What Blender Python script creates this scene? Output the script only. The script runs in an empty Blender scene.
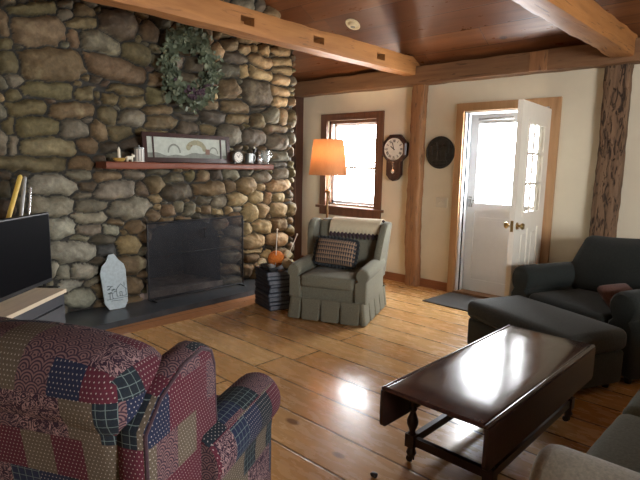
import bpy, bmesh, math, random
import numpy as np
from mathutils import Vector, Matrix, noise
random.seed(7)
PI = math.pi
C = bpy.context.scene.collection
sc = bpy.context.scene

# ------------------------------------------------------------------ materials
class NT:
    def __init__(s, name):
        s.m = bpy.data.materials.new(name); s.m.use_nodes = True
        s.t = s.m.node_tree; s.t.nodes.clear()
        s.out = s.n('ShaderNodeOutputMaterial'); s.b = s.n('ShaderNodeBsdfPrincipled')
        s.l(s.b.outputs[0], s.out.inputs[0]); s.tc = s.n('ShaderNodeTexCoord')
    def n(s, ty, props=None, **inp):
        nd = s.t.nodes.new(ty)
        for k, v in (props or {}).items(): setattr(nd, k, v)
        for k, v in inp.items(): s.put(nd, k, v)
        return nd
    def put(s, nd, k, v):
        k = int(k[1:]) if (k[0] == 'i' and k[1:].isdigit()) else k.replace('_', ' ')
        i = nd.inputs[k]
        if isinstance(v, bpy.types.NodeSocket): s.l(v, i)
        elif isinstance(v, bpy.types.Node): s.l(v.outputs[0], i)
        else:
            if hasattr(i.default_value, '__len__') and len(i.default_value) == 4 and len(v) == 3: v = (*v, 1)
            i.default_value = v
    def l(s, a, b): s.t.links.new(a, b)
    def math(s, op, a, b=0.0, c=None):
        nd = s.n('ShaderNodeMath', {'operation': op}); s.put(nd, 'i0', a); s.put(nd, 'i1', b)
        if c is not None: s.put(nd, 'i2', c)
        return nd.outputs[0]
    def ramp(s, f, stops, interp='LINEAR'):
        nd = s.n('ShaderNodeValToRGB'); nd.color_ramp.interpolation = interp
        e = nd.color_ramp.elements
        while len(e) < len(stops): e.new(0.5)
        for el, (p, c) in zip(e, stops):
            el.position = p; el.color = (*c, 1) if hasattr(c, '__len__') else (c, c, c, 1)
        s.l(f, nd.inputs[0]); return nd.outputs[0]
    def mix(s, f, a, b, mode='MIX'):
        nd = s.n('ShaderNodeMix', {'data_type': 'RGBA', 'blend_type': mode})
        s.put(nd, 'i0', f); s.put(nd, 'i6', a); s.put(nd, 'i7', b); return nd.outputs[2]
    def coord(s, scale=(1, 1, 1), kind='Object', loc=(0, 0, 0), rot=(0, 0, 0)):
        mp = s.n('ShaderNodeMapping', Scale=scale, Location=loc, Rotation=rot); s.l(s.tc.outputs[kind], mp.inputs[0]); return mp.outputs[0]
    def noise(s, vec, scale=5., detail=4., rough=.6, dist=0.):
        nd = s.n('ShaderNodeTexNoise', Vector=vec, Scale=scale, Detail=detail, Roughness=rough, Distortion=dist); return nd.outputs[0]
    def bump(s, h, strength=.3, dist=.01):
        nd = s.n('ShaderNodeBump', Strength=strength, Distance=dist, Height=h); s.l(nd.outputs[0], s.b.inputs['Normal'])
    def base(s, col=None, rough=.5, metal=0., spec=.5):
        if col is not None: s.put(s.b, 'Base_Color', col)
        s.put(s.b, 'Roughness', rough); s.put(s.b, 'Metallic', metal); s.put(s.b, 'Specular_IOR_Level', spec)
        return s.m

def mk_plain(name, col, rough=.6, metal=0., var=.15, scale=12., spec=.5, bump=0.):
    t = NT(name); nz = t.noise(t.coord(), scale, 3.)
    a = tuple(c * (1 - var) for c in col); b = tuple(min(1, c * (1 + var)) for c in col)
    if bump: t.bump(nz, bump, .01)
    return t.base(t.ramp(nz, [(.3, a), (.7, b)]), rough, metal, spec)

def mk_wood(name, dark, light, axis=0, rough=.5, grain=14., cracks=0., bump=.25, spec=.4, ckw=(30., 2.2), ckt=(.30, .38)):
    t = NT(name); sv = [grain] * 3; sv[axis] = grain * .07
    g = t.noise(t.coord(tuple(sv)), 1., 8., .62, .6)
    big = t.noise(t.coord((1.7, 1.7, 1.7)), 1.3, 2.)
    col = t.ramp(g, [(.28, dark), (.5, tuple((a + b) / 2 for a, b in zip(dark, light))), (.75, light)])
    col = t.mix(t.ramp(big, [(.3, .0), (.75, .6)]), col, tuple(c * .6 for c in light), 'MIX')
    h = g
    if cracks:
        sv2 = [ckw[0]] * 3; sv2[axis] = ckw[1]
        ck = t.noise(t.coord(tuple(sv2)), 1., 3., .5, 1.2)
        m = t.ramp(ck, [(ckt[0], 1.), (ckt[1], 0.)])
        m2 = t.math('MULTIPLY', m, cracks)
        col = t.mix(m2, col, tuple(c * .22 for c in dark))
        h = t.math('SUBTRACT', g, t.math('MULTIPLY', m, 1.2))
    t.bump(h, bump, .012)
    return t.base(col, rough, 0, spec)

def mk_boards(name, width, length, pal, gap=.012, rough=.3, knotc=(.1, .03, .01), coat=0., along='x', slope=1., spec=.5, grainamt=.5):
    t = NT(name); sep = t.n('ShaderNodeSeparateXYZ'); t.l(t.tc.outputs['Object'], sep.inputs[0])
    X, Y = (sep.outputs[0], sep.outputs[1]) if along == 'x' else (sep.outputs[1], sep.outputs[0])
    v = t.math('MULTIPLY', Y, slope / width); row = t.math('FLOOR', v); fr = t.math('FRACT', v)
    r1 = t.n('ShaderNodeTexWhiteNoise', {'noise_dimensions': '1D'}, W=row)
    u = t.math('ADD', t.math('MULTIPLY', X, 1 / length), t.math('MULTIPLY', r1.outputs[0], 7.3))
    seg = t.math('FLOOR', u); fu = t.math('FRACT', u)
    idx = t.math('ADD', t.math('MULTIPLY', row, 17.31), seg)
    r2 = t.n('ShaderNodeTexWhiteNoise', {'noise_dimensions': '1D'}, W=idx).outputs[0]
    base = t.ramp(r2, [(i / max(1, len(pal) - 1), c) for i, c in enumerate(pal)])
    off = t.math('MULTIPLY', r2, 40.)
    cv = t.n('ShaderNodeCombineXYZ', X=t.math('ADD', t.math('MULTIPLY', X, .35), off), Y=t.math('MULTIPLY', Y, 11.), Z=off)
    g = t.noise(cv.outputs[0], 1.6, 7., .62, 1.1)
    col = t.mix(t.ramp(g, [(.35, grainamt), (.62, 0.)]), base, tuple(c * .55 for c in pal[0]))
    cv2 = t.n('ShaderNodeCombineXYZ', X=t.math('MULTIPLY', X, 1.0), Y=t.math('MULTIPLY', Y, 1.9), Z=0.)
    vo = t.n('ShaderNodeTexVoronoi', Vector=cv2.outputs[0], Scale=2.1)
    rk = t.n('ShaderNodeSeparateColor'); t.l(vo.outputs['Color'], rk.inputs[0])
    size = t.math('MULTIPLY', t.math('GREATER_THAN', rk.outputs[0], .45), t.math('ADD', .06, t.math('MULTIPLY', rk.outputs[1], .09)))
    kn = t.ramp(t.math('DIVIDE', vo.outputs['Distance'], t.math('ADD', size, .0001)), [(.55, 1.), (1., 0.)])
    col = t.mix(t.math('MULTIPLY', kn, .85), col, knotc)
    blot = t.noise(t.coord((.9, .9, .9)), 1.4, 3.)
    col = t.mix(t.ramp(blot, [(.35, .22), (.6, 0.)]), col, tuple(c * .8 for c in pal[0]))
    e1 = t.math('MINIMUM', fr, t.math('SUBTRACT', 1., fr)); e2 = t.math('MULTIPLY', t.math('MINIMUM', fu, t.math('SUBTRACT', 1., fu)), length / width)
    e = t.math('MINIMUM', e1, e2)
    gp = t.ramp(e, [(gap * .5, 1.), (gap * 1.4, 0.)])
    col = t.mix(t.math('MULTIPLY', gp, .85), col, tuple(c * .12 for c in pal[0]))
    t.bump(t.math('SUBTRACT', t.math('MULTIPLY', g, .12), gp), .25, .01)
    m = t.base(col, rough, 0, spec)
    rr = t.ramp(t.noise(t.coord((3, 9, 3)), 2., 4.), [(.3, rough * .75), (.7, min(1, rough * 1.35))]); t.l(rr, t.b.inputs['Roughness'])
    if coat: t.put(t.b, 'Coat_Weight', coat); t.put(t.b, 'Coat_Roughness', .14)
    return m

def mk_fabric(name, col, rough=.95, var=.18, scale=90., bump=.35, big=.12):
    t = NT(name); nz = t.noise(t.coord(), scale, 2.); n2 = t.noise(t.coord(), 3.5, 3.)
    c = t.ramp(nz, [(.3, tuple(x * (1 - var) for x in col)), (.7, tuple(min(1, x * (1 + var)) for x in col))])
    c = t.mix(t.ramp(n2, [(.3, big), (.7, 0.)]), c, tuple(x * .7 for x in col))
    t.bump(nz, bump, .004)
    m = t.base(c, rough, 0, .25); t.put(t.b, 'Sheen_Weight', .08); t.put(t.b, 'Sheen_Roughness', .5)
    return m

def mk_stone():
    t = NT('river_stone'); at = t.n('ShaderNodeAttribute', {'attribute_name': 'stone_colour'})
    co = t.coord(); n1 = t.noise(co, 9., 6., .65); n2 = t.noise(co, 38., 4., .7); n3 = t.noise(co, 4.5, 4., .6)
    c = t.mix(.8, at.outputs[0], t.ramp(n1, [(.25, .45), (.5, 1.), (.8, 1.5)]), 'MULTIPLY')
    c = t.mix(.4, c, t.ramp(n2, [(.3, .5), (.7, 1.4)]), 'MULTIPLY')
    lich = t.ramp(n3, [(.56, 0.), (.68, .45)])
    c = t.mix(t.math('MULTIPLY', lich, at.outputs['Alpha']), c, (.34, .30, .17))
    t.bump(t.math('ADD', t.math('MULTIPLY', n1, .7), t.math('MULTIPLY', n2, .35)), .55, .02)
    return t.base(c, .82, 0, .35)

def mk_patchwork(name):
    # upholstery of squares: dotted maroon, plaid navy, scalloped rose, dotted taupe, paisley
    t = NT(name); sep = t.n('ShaderNodeSeparateXYZ'); t.l(t.tc.outputs['UV'], sep.inputs[0])
    U, V = sep.outputs[0], sep.outputs[1]
    P = 1 / .10
    vi = t.math('FLOOR', t.math('MULTIPLY', V, P * .8)); uu = t.math('ADD', t.math('MULTIPLY', U, P), t.math('MULTIPLY', vi, .37)); ui = t.math('FLOOR', uu)
    wn = t.n('ShaderNodeTexWhiteNoise', {'noise_dimensions': '2D'}); cb = t.n('ShaderNodeCombineXYZ', X=ui, Y=vi, Z=0.); t.l(cb.outputs[0], wn.inputs['Vector'])
    R = wn.outputs[0]
    base = t.ramp(R, [(0, (.060, .012, .019)), (.22, (.012, .015, .033)), (.42, (.075, .058, .04)), (.55, (.125, .072, .068)), (.72, (.010, .013, .017)), (.86, (.025, .012, .02))], 'CONSTANT')
    # dots
    d = 84.
    rowi = t.math('FLOOR', t.math('MULTIPLY', V, d)); du = t.math('FRACT', t.math('ADD', t.math('MULTIPLY', U, d), t.math('MULTIPLY', rowi, .5))); dv = t.math('FRACT', t.math('MULTIPLY', V, d))
    dd = t.math('ADD', t.math('POWER', t.math('SUBTRACT', du, .5), 2.), t.math('MULTIPLY', t.math('POWER', t.math('SUBTRACT', dv, .5), 2.), .6))
    dots = t.math('LESS_THAN', dd, .017)
    # plaid lines
    pl = t.math('MAXIMUM', t.math('LESS_THAN', t.math('FRACT', t.math('MULTIPLY', U, 42.)), .08), t.math('LESS_THAN', t.math('FRACT', t.math('MULTIPLY', V, 42.)), .08))
    # scallops
    s = 26.; ri = t.math('FLOOR', t.math('MULTIPLY', V, s * 1.4)); su = t.math('SUBTRACT', t.math('FRACT', t.math('ADD', t.math('MULTIPLY', U, s), t.math('MULTIPLY', ri, .5))), .5); sv = t.math('FRACT', t.math('MULTIPLY', V, s * 1.4))
    rad = t.math('SQRT', t.math('ADD', t.math('MULTIPLY', su, su), t.math('MULTIPLY', sv, t.math('MULTIPLY', sv, .5))))
    scal = t.math('GREATER_THAN', t.math('SINE', t.math('MULTIPLY', rad, 30.)), .1)
    # paisley swirls
    cu = t.n('ShaderNodeCombineXYZ', X=U, Y=V, Z=0.); pz = t.noise(cu.outputs[0], 26., 2., .5, 2.5); pais = t.math('GREATER_THAN', t.math('SINE', t.math('MULTIPLY', pz, 34.)), .45)
    def band(a, b): return t.math('MULTIPLY', t.math('GREATER_THAN', R, a), t.math('LESS_THAN', R, b))
    c = t.mix(t.math('MULTIPLY', dots, t.math('MAXIMUM', band(-1., .3), t.math('MAXIMUM', band(.4, .55), band(.72, .78)))), base, (.24, .21, .19))
    c = t.mix(t.math('MULTIPLY', pl, t.math('MAXIMUM', band(.3, .4), band(.78, .86))), c, (.085, .11, .105))
    c = t.mix(t.math('MULTIPLY', scal, band(.55, .72)), c, (.03, .016, .025))
    c = t.mix(t.math('MULTIPLY', pais, band(.86, 1.1)), c, (.20, .125, .12))
    wv = t.noise(t.coord(), 160., 2.); t.bump(wv, .4, .003)
    c = t.mix(.35, c, t.ramp(wv, [(.3, .4), (.7, 1.1)]), 'MULTIPLY')
    return t.base(c, .95, 0, .15)

def mk_hounds(name):
    t = NT(name); sep = t.n('ShaderNodeSeparateXYZ'); t.l(t.tc.outputs['Object'], sep.inputs[0])
    U, V = sep.outputs[0], sep.outputs[2]; k = 44.
    a = t.math('FRACT', t.math('MULTIPLY', U, k)); b = t.math('FRACT', t.math('MULTIPLY', V, k * .55))
    tri = t.math('LESS_THAN', t.math('ABSOLUTE', t.math('SUBTRACT', a, .5)), t.math('MULTIPLY', b, .48))
    c = t.mix(tri, (.30, .20, .13), (.03, .033, .04))
    return t.base(c, .95, 0, .2)

def mk_emit(name, col, st):
    t = NT(name); e = t.n('ShaderNodeEmission', Color=col, Strength=st); t.l(e.outputs[0], t.out.inputs[0]); return t.m

def mk_glass(name, tint=(1, 1, 1), a=.12):
    t = NT(name); tr = t.n('ShaderNodeBsdfTransparent', Color=tint); gl = t.n('ShaderNodeBsdfGlossy', Roughness=.03)
    lw = t.n('ShaderNodeLayerWeight', Blend=.5); fr = t.math('ADD', .03, t.math('MULTIPLY', .7, t.math('POWER', lw.outputs['Facing'], 5.))); mx = t.n('ShaderNodeMixShader'); t.l(fr, mx.inputs[0]); t.l(tr.outputs[0], mx.inputs[1]); t.l(gl.outputs[0], mx.inputs[2]); t.l(mx.outputs[0], t.out.inputs[0]); return t.m

M = {}
M['wall'] = mk_plain('cream_plaster', (.66, .59, .44), .9, var=.04, scale=3., bump=.04)
M['floor'] = mk_boards('honey_pine_floorboards', .29, 3.7, [(.47, .235, .078), (.63, .37, .15), (.56, .30, .11), (.70, .44, .19)], gap=.024, rough=.25, knotc=(.11, .03, .012), coat=.4, grainamt=.3)
M['border'] = mk_boards('pine_border_board', .33, 3.0, [(.33, .14, .05), (.38, .17, .065)], gap=.02, rough=.35, along='y')
M['ceil'] = mk_boards('varnished_ceiling_boards', .26, 4.2, [(.115, .040, .015), (.17, .062, .023), (.21, .082, .030), (.135, .048, .018)], gap=.012, rough=.34, knotc=(.035, .012, .008), slope=1.15, coat=.1, grainamt=.6)
M['beam_y'] = mk_wood('golden_hewn_timber', (.22, .085, .024), (.46, .205, .062), 1, .55, 16., .6)
M['beam_x'] = mk_wood('brown_hewn_timber', (.11, .05, .022), (.25, .13, .06), 0, .65, 16., .6)
M['post'] = mk_wood('amber_hewn_post', (.17, .07, .028), (.38, .19, .08), 2, .55, 22., .5, .5, .4, (26., 5.), (.33, .42))
M['post_dark'] = mk_wood('weathered_hewn_post', (.05, .027, .016), (.30, .18, .10), 2, .75, 30., .85, 1., .3, (34., 8.), (.36, .47))
M['post_brown'] = mk_wood('dark_corner_post', (.06, .025, .015), (.11, .05, .03), 2, .6, 15., .3)
M['pine'] = mk_wood('knotty_pine_casing', (.36, .19, .085), (.56, .34, .17), 2, .5, 16., 0., .12)
M['trim'] = mk_wood('stained_window_casing', (.10, .042, .022), (.20, .09, .045), 2, .45, 16.)
M['basebd'] = mk_wood('stained_baseboard', (.20, .075, .03), (.34, .14, .06), 0, .45, 16.)
M['stone'] = mk_stone()
M['soot'] = mk_plain('sooty_firebrick', (.035, .032, .03), .95, var=.4, scale=9.)
M['ash'] = mk_plain('ashy_hearth_floor', (.24, .19, .16), .95, var=.4, scale=8.)
M['slate'] = mk_plain('dark_slate', (.045, .05, .055), .28, var=.3, scale=6., bump=.1)
M['mantel'] = mk_wood('reddish_mantel_wood', (.11, .032, .018), (.23, .07, .035), 1, .45, 16.)
M['iron'] = mk_plain('black_iron', (.015, .015, .016), .5, .6)
M['white'] = mk_plain('white_paint', (.80, .83, .86), .4, var=.02)
M['creamwhite'] = mk_plain('cream_white_paint', (.84, .79, .68), .4, var=.02)
M['blind'] = mk_plain('white_blind', (.8, .8, .8), .6, var=.02)
M['glass'] = mk_glass('clear_glass')
M['brass'] = mk_plain('aged_brass', (.45, .32, .14), .3, 1., var=.15)
M['blackmetal'] = mk_plain('dark_bronze', (.035, .03, .026), .35, .8)
M['tv'] = mk_plain('black_plastic', (.004, .004, .005), .45, var=.1)
M['screen'] = mk_plain('switched_off_screen', (.002, .002, .003), .5, var=.05, spec=.03)
M['console_top'] = mk_wood('pale_console_top', (.55, .44, .31), (.78, .66, .48), 0, .35, 12., 0., .08)
M['console'] = mk_plain('charcoal_console_lacquer', (.026, .03, .037), .35, var=.15)
M['darkwood'] = mk_wood('dark_mahogany', (.014, .006, .005), (.040, .017, .012), 1, .34, 18., 0., .06, .35)
M['green'] = mk_fabric('sage_grey_upholstery', (.17, .165, .12))
M['charcoal'] = mk_fabric('charcoal_green_upholstery', (.022, .026, .023))
M['ott'] = mk_fabric('slate_green_upholstery', (.046, .052, .047))
M['sofa'] = mk_fabric('grey_green_sofa_cloth', (.105, .125, .10))
M['sofa_arm'] = mk_fabric('taupe_sofa_cloth', (.165, .145, .108))
M['patch'] = mk_patchwork('patchwork_upholstery')
M['piping'] = mk_fabric('maroon_piping', (.03, .014, .018))
M['hounds'] = mk_hounds('houndstooth_weave')
M['ruffle'] = mk_fabric('dark_ruffle', (.03, .033, .035))
M['lace'] = mk_fabric('cream_lace', (.62, .53, .36), scale=200.)
M['lacetrim'] = mk_fabric('plum_lace_trim', (.07, .045, .05))
M['mat'] = mk_fabric('grey_doormat', (.06, .062, .062), scale=60.)
M['rust'] = mk_fabric('rust_pillow_cloth', (.11, .055, .042))
M['bookblue'] = mk_plain('dark_blue_cloth_cover', (.028, .036, .055), .55, var=.25, scale=20.)
M['pages'] = mk_plain('aged_book_pages', (.16, .17, .19), .9, var=.3, scale=60.)
M['orange'] = mk_fabric('orange_wool', (.72, .22, .04), scale=70., bump=.7)
M['cream'] = mk_fabric('cream_wool', (.72, .6, .38), scale=70., bump=.7)
M['greywool'] = mk_fabric('grey_wool', (.25, .25, .24), scale=70.)
M['ivory'] = mk_plain('ivory_needle', (.72, .66, .55), .4, var=.04)
M['copper'] = mk_plain('burnished_brass_pole', (.30, .18, .08), .4, .6, var=.15)
M['face'] = mk_plain('aged_white_dial', (.72, .70, .62), .6, var=.04)
M['ink'] = mk_plain('black_ink', (.015, .015, .015), .6)
M['clockwood'] = mk_wood('dark_cherry_clock_case', (.022, .009, .008), (.055, .022, .018), 2, .3, 20., 0., .05)
M['bronze'] = mk_plain('blackened_relief_metal', (.03, .03, .026), .5, .4, var=.5, scale=18., bump=.6)
M['switch'] = mk_plain('ivory_switch_plate', (.60, .55, .44), .5, var=.02)
M['leafg'] = mk_plain('dusty_green_leaf', (.08, .098, .055), .7, var=.4, scale=9.)
M['leafp'] = mk_plain('pale_sage_leaf', (.16, .18, .11), .7, var=.3, scale=9.)
M['twig'] = mk_plain('brown_twig', (.06, .035, .02), .8)
M['plum'] = mk_plain('dried_plum_flower', (.05, .025, .035), .8)
M['yellow'] = mk_plain('yellow_painted_handle', (.62, .42, .08), .45, var=.08)
M['greymetal'] = mk_plain('grey_steel', (.32, .32, .31), .4, .5)
M['silver'] = mk_plain('polished_silver_rod', (.7, .7, .7), .25, .8)
M['card'] = mk_plain('pale_blue_painted_slate', (.40, .47, .49), .8, var=.12, scale=40.)
M['cardink'] = mk_plain('grey_green_paint', (.10, .13, .13), .8, var=.2)
M['sky'] = mk_plain('faded_print_sky', (.40, .43, .37), .7, var=.12, scale=20.)
M['hill'] = mk_plain('faded_print_hill', (.17, .18, .15), .7, var=.15, scale=30.)
M['olive'] = mk_plain('faded_print_olive', (.24, .23, .14), .7, var=.2, scale=30.)
M['printbrown'] = mk_plain('faded_print_brown', (.17, .09, .06), .7)
M['gold'] = mk_plain('gilt_ceramic', (.50, .32, .08), .4, .3, var=.2)
M['candle'] = mk_plain('ivory_wax', (.75, .70, .55), .5, var=.03)
M['tin'] = mk_plain('striped_white_tin', (.55, .54, .48), .5, var=.05)
M['tinline'] = mk_plain('tin_stripe', (.20, .19, .18), .5)
M['hammered'] = mk_plain('ribbed_pewter', (.25, .26, .25), .35, .8, var=.2)
M['clearglass'] = mk_plain('cut_glass', (.62, .66, .64), .12, 0.)
M['led'] = mk_plain('cream_lamp_ring', (.72, .64, .44), .5)
t = NT('cut_glass_body'); t.base((.85, .9, .88), .05); t.put(t.b, 'Transmission_Weight', .85); M['clearglass'] = t.m
t = NT('orange_lampshade_linen'); nz = t.noise(t.coord((1, 1, .1)), 120., 2.); col = t.ramp(nz, [(.3, (.42, .20, .09)), (.7, (.52, .26, .12))])
t.base(col, .9); tr = t.n('ShaderNodeBsdfTranslucent', Color=(.55, .36, .22, 1)); mx = t.n('ShaderNodeMixShader', i0=.4); t.l(t.b.outputs[0], mx.inputs[1]); t.l(tr.outputs[0], mx.inputs[2]); t.l(mx.outputs[0], t.out.inputs[0]); M['shade'] = t.m
t = NT('fine_black_wire_mesh'); tr = t.n('ShaderNodeBsdfTransparent', Color=(1, 1, 1, 1)); wv = t.noise(t.coord(), 2.2, 2.); t.base((.022, .023, .028), .6, .3)
mx = t.n('ShaderNodeMixShader'); t.l(t.ramp(wv, [(.3, .30), (.7, .40)]), mx.inputs[0]); t.l(tr.outputs[0], mx.inputs[1]); t.l(t.b.outputs[0], mx.inputs[2]); t.l(mx.outputs[0], t.out.inputs[0]); M['mesh'] = t.m
M['bulb'] = mk_emit('lit_warm_bulb', (1, .72, .42, 1), 25.)

# ------------------------------------------------------------------ mesh helpers
def obj(name, bm, m, parent=None, smooth=False, uv=0, bevel=0., sub=0):
    if bevel:
        es = [e for e in bm.edges if len(e.link_faces) == 2 and e.calc_face_angle(0) > .6]
        bmesh.ops.bevel(bm, geom=es, offset=bevel, segments=2, affect='EDGES', profile=.6, clamp_overlap=True)
    bmesh.ops.recalc_face_normals(bm, faces=bm.faces[:])
    if uv:
        L = bm.loops.layers.uv.new('UVMap')
        for f in bm.faces:
            n = f.normal; a = [abs(n.x) * 1., abs(n.y), abs(n.z) * .9]; k = a.index(max(a))
            for lp in f.loops:
                c = lp.vert.co; lp[L].uv = ((c.y, c.z) if k == 0 else (c.x, c.z) if k == 1 else (c.x, c.y + .3))
    me = bpy.data.meshes.new(name); bm.to_mesh(me); bm.free()
    if isinstance(m, (list, tuple)):
        for x in m: me.materials.append(x)
    else: me.materials.append(m)
    if smooth:
        for p in me.polygons: p.use_smooth = True
        if smooth == 'auto': me.set_sharp_from_angle(angle=.7)
    o = bpy.data.objects.new(name, me); C.objects.link(o)
    if parent: o.parent = parent
    if sub:
        md = o.modifiers.new('sub', 'SUBSURF'); md.levels = sub; md.render_levels = sub
    return o
def thing(name, label, cat, loc=(0, 0, 0), rotz=0, group=None):
    o = bpy.data.objects.new(name, None); C.objects.link(o); o.location = loc; o.rotation_euler = (0, 0, rotz)
    o.empty_display_size = .1
    o['label'] = label; o['category'] = cat
    if group: o['group'] = group
    return o
def tag(o, label, cat, group=None):
    o['label'] = label; o['category'] = cat
    if group: o['group'] = group
    return o
def struct(o, label=None):
    o['kind'] = 'structure'
    if label: o['label'] = label
    return o
def lab(o, l): o['label'] = l; return o
def B(): return bmesh.new()
def RZ(a): return Matrix.Rotation(a, 4, 'Z')
def RX(a): return Matrix.Rotation(a, 4, 'X')
def RY(a): return Matrix.Rotation(a, 4, 'Y')
def T(*a): return Matrix.Translation(Vector(a))
def box(bm, x0, x1, y0, y1, z0, z1, mat=None):
    vs = [bm.verts.new((x, y, z)) for x in (x0, x1) for y in (y0, y1) for z in (z0, z1)]
    for f in ((0, 1, 3, 2), (4, 6, 7, 5), (0, 4, 5, 1), (2, 3, 7, 6), (0, 2, 6, 4), (1, 5, 7, 3)): bm.faces.new([vs[i] for i in f])
    if mat is not None:
        for v in vs: v.co = mat @ v.co
    return vs
def rbox(bm, c, h, r=.03, mat=None, mid=4, puff=(0, 0, 0), fn=None, k=3):
    """rounded box (cushion): centre c, half sizes h, corner radius r"""
    r = min(r, min(h) * .98)
    ax = []
    for a in range(3):
        lo = [-h[a] + r * i / k for i in range(k + 1)]; L = h[a] - r
        mi = [-L + 2 * L * i / (mid + 1) for i in range(1, mid + 1)]
        ax.append(lo + mi + [-x for x in reversed(lo)])
    n = [len(a) for a in ax]; V = {}
    def vert(i, j, l):
        if (i, j, l) in V: return V[i, j, l]
        p = Vector((ax[0][i], ax[1][j], ax[2][l]))
        q = Vector([max(-(h[a] - r), min(h[a] - r, p[a])) for a in range(3)]); d = p - q
        if d.length > 1e-9: q = q + d.normalized() * r
        u = [q[a] / h[a] for a in range(3)]
        for a in range(3):
            o1, o2 = (a + 1) % 3, (a + 2) % 3
            q[a] += puff[a] * max(0, 1 - u[o1] ** 2) * max(0, 1 - u[o2] ** 2) * u[a]
        if fn: q = fn(q, u)
        q = q + Vector(c)
        if mat is not None: q = mat @ q
        V[i, j, l] = bm.verts.new(q); return V[i, j, l]
    for a in range(3):
        b, c2 = (a + 1) % 3, (a + 2) % 3
        for side in (0, n[a] - 1):
            for i in range(n[b] - 1):
                for j in range(n[c2] - 1):
                    q = []
                    for di, dj in ((0, 0), (1, 0), (1, 1), (0, 1)):
                        id3 = [0, 0, 0]; id3[a] = side; id3[b] = i + di; id3[c2] = j + dj; q.append(vert(*id3))
                    bm.faces.new(q)
    return list(V.values())
def loft(bm, rings, caps=True, closed=True):
    R = [[bm.verts.new(p) for p in r] for r in rings]; n = len(R[0])
    for a, b in zip(R, R[1:]):
        for i in range(n if closed else n - 1):
            j = (i + 1) % n; bm.faces.new((a[i], a[j], b[j], b[i]))
    if caps and closed: bm.faces.new(list(reversed(R[0]))); bm.faces.new(R[-1])
    return R
def tube(bm, pts, rad, n=8):
    pts = [Vector(p) for p in pts]; rad = rad if hasattr(rad, '__len__') else [rad] * len(pts); rings = []
    up = None
    for i, p in enumerate(pts):
        d = (pts[min(i + 1, len(pts) - 1)] - pts[max(i - 1, 0)]).normalized()
        if up is None: up = Vector((0, 0, 1)) if abs(d.z) < .9 else Vector((1, 0, 0))
        s = d.cross(up).normalized(); up = s.cross(d).normalized()
        rings.append([p + (s * math.cos(2 * PI * k / n) + up * math.sin(2 * PI * k / n)) * rad[i] for k in range(n)])
    return loft(bm, rings)
def lathe(bm, prof, c=(0, 0, 0), n=20, mat=None):
    rings = [[Vector((r * math.cos(2 * PI * k / n), r * math.sin(2 * PI * k / n), z)) for k in range(n)] for r, z in prof]
    m = T(*c) @ (mat or Matrix.Identity(4))
    return loft(bm, [[m @ p for p in r] for r in rings])
def prism(bm, poly, d0, d1, fr=None):
    """poly (a,b) extruded from d0 to d1; fr maps (a,b,d) to a point"""
    fr = fr or (lambda a, b, d: (a, d, b))
    return loft(bm, [[fr(a, b, d0) for a, b in poly], [fr(a, b, d1) for a, b in poly]])
def hewn(name, m, p0, p1, w, h, amp=.008, seed=0, n=60, pockets=(), parent=None, ends=0, mr=6):
    """hand-hewn timber from p0 to p1 (centre line), w across, h tall, uneven faces; pockets are mortises (t0,t1) in the +side"""
    p0, p1 = Vector(p0), Vector(p1); d = (p1 - p0).normalized(); L = (p1 - p0).length
    s = d.cross(Vector((0, 0, 1))).normalized() if abs(d.z) < .9 else Vector((1, 0, 0)); u = s.cross(d).normalized() if abs(d.z) < .9 else Vector((0, 1, 0))
    bm = B(); sec = []
    for a in range(4):
        for i in range(mr):
            f = -1 + 2 * i / mr; q = [(f, -1), (1, f), (-f, 1), (-1, -f)][a]; sec.append(q)
    rings = []
    for k in range(n + 1):
        t_ = L * k / n; ring = []
        for a, b in sec:
            x, y = a * w / 2, b * h / 2
            c = .955 if abs(a) > .99 and abs(b) > .99 else 1.
            q = p0 + d * t_ + s * x * c + u * y * c
            nz = noise.noise(Vector((q.x * 3 + seed * 9, q.y * 3, q.z * 3))) * amp * 1.6 + noise.noise(Vector((q.x * 14 + seed, q.y * 14, q.z * 14))) * amp * .5
            q += (s * a + u * b) * nz; ring.append(q)
        rings.append(ring)
    R = loft(bm, rings)
    bm.normal_update(); bm.faces.ensure_lookup_table()
    for t0, side in pockets:
        k = int(t0 / L * n); fs = []
        for f in bm.faces:
            c = f.calc_center_median() - p0
            if abs(c.dot(d) - (k + 1) * L / n) < L / n * 1.6 and abs(c.dot(u)) < h * .17 and c.dot(s) * side > w * .4: fs.append(f)
        r = bmesh.ops.extrude_face_region(bm, geom=fs)
        for v in [g for g in r['geom'] if isinstance(g, bmesh.types.BMVert)]: v.co -= s * side * .14
        bmesh.ops.delete(bm, geom=fs, context='FACES_ONLY')
    return obj(name, bm, m, parent, smooth='auto')

# ================================================================== CAMERA
def camera():
    y, p, r = math.radians(43.395), math.radians(8.337), math.radians(1.157)
    fwd = Vector((-math.sin(y), math.cos(y), 0)); right = Vector((math.cos(y), math.sin(y), 0))
    f2 = fwd * math.cos(p) - Vector((0, 0, 1)) * math.sin(p); up = right.cross(f2)
    r2 = right * math.cos(r) + up * math.sin(r); u2 = -right * math.sin(r) + up * math.cos(r)
    cd = bpy.data.cameras.new('camera'); cd.sensor_width = 36; cd.lens = 36 * 522 / 640; cd.clip_start = .05
    co = bpy.data.objects.new('camera', cd); C.objects.link(co)
    m = Matrix((r2, u2, -f2)).transposed().to_4x4(); m.translation = (0, 0, 1.47); co.matrix_world = m
    sc.camera = co
camera()

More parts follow.
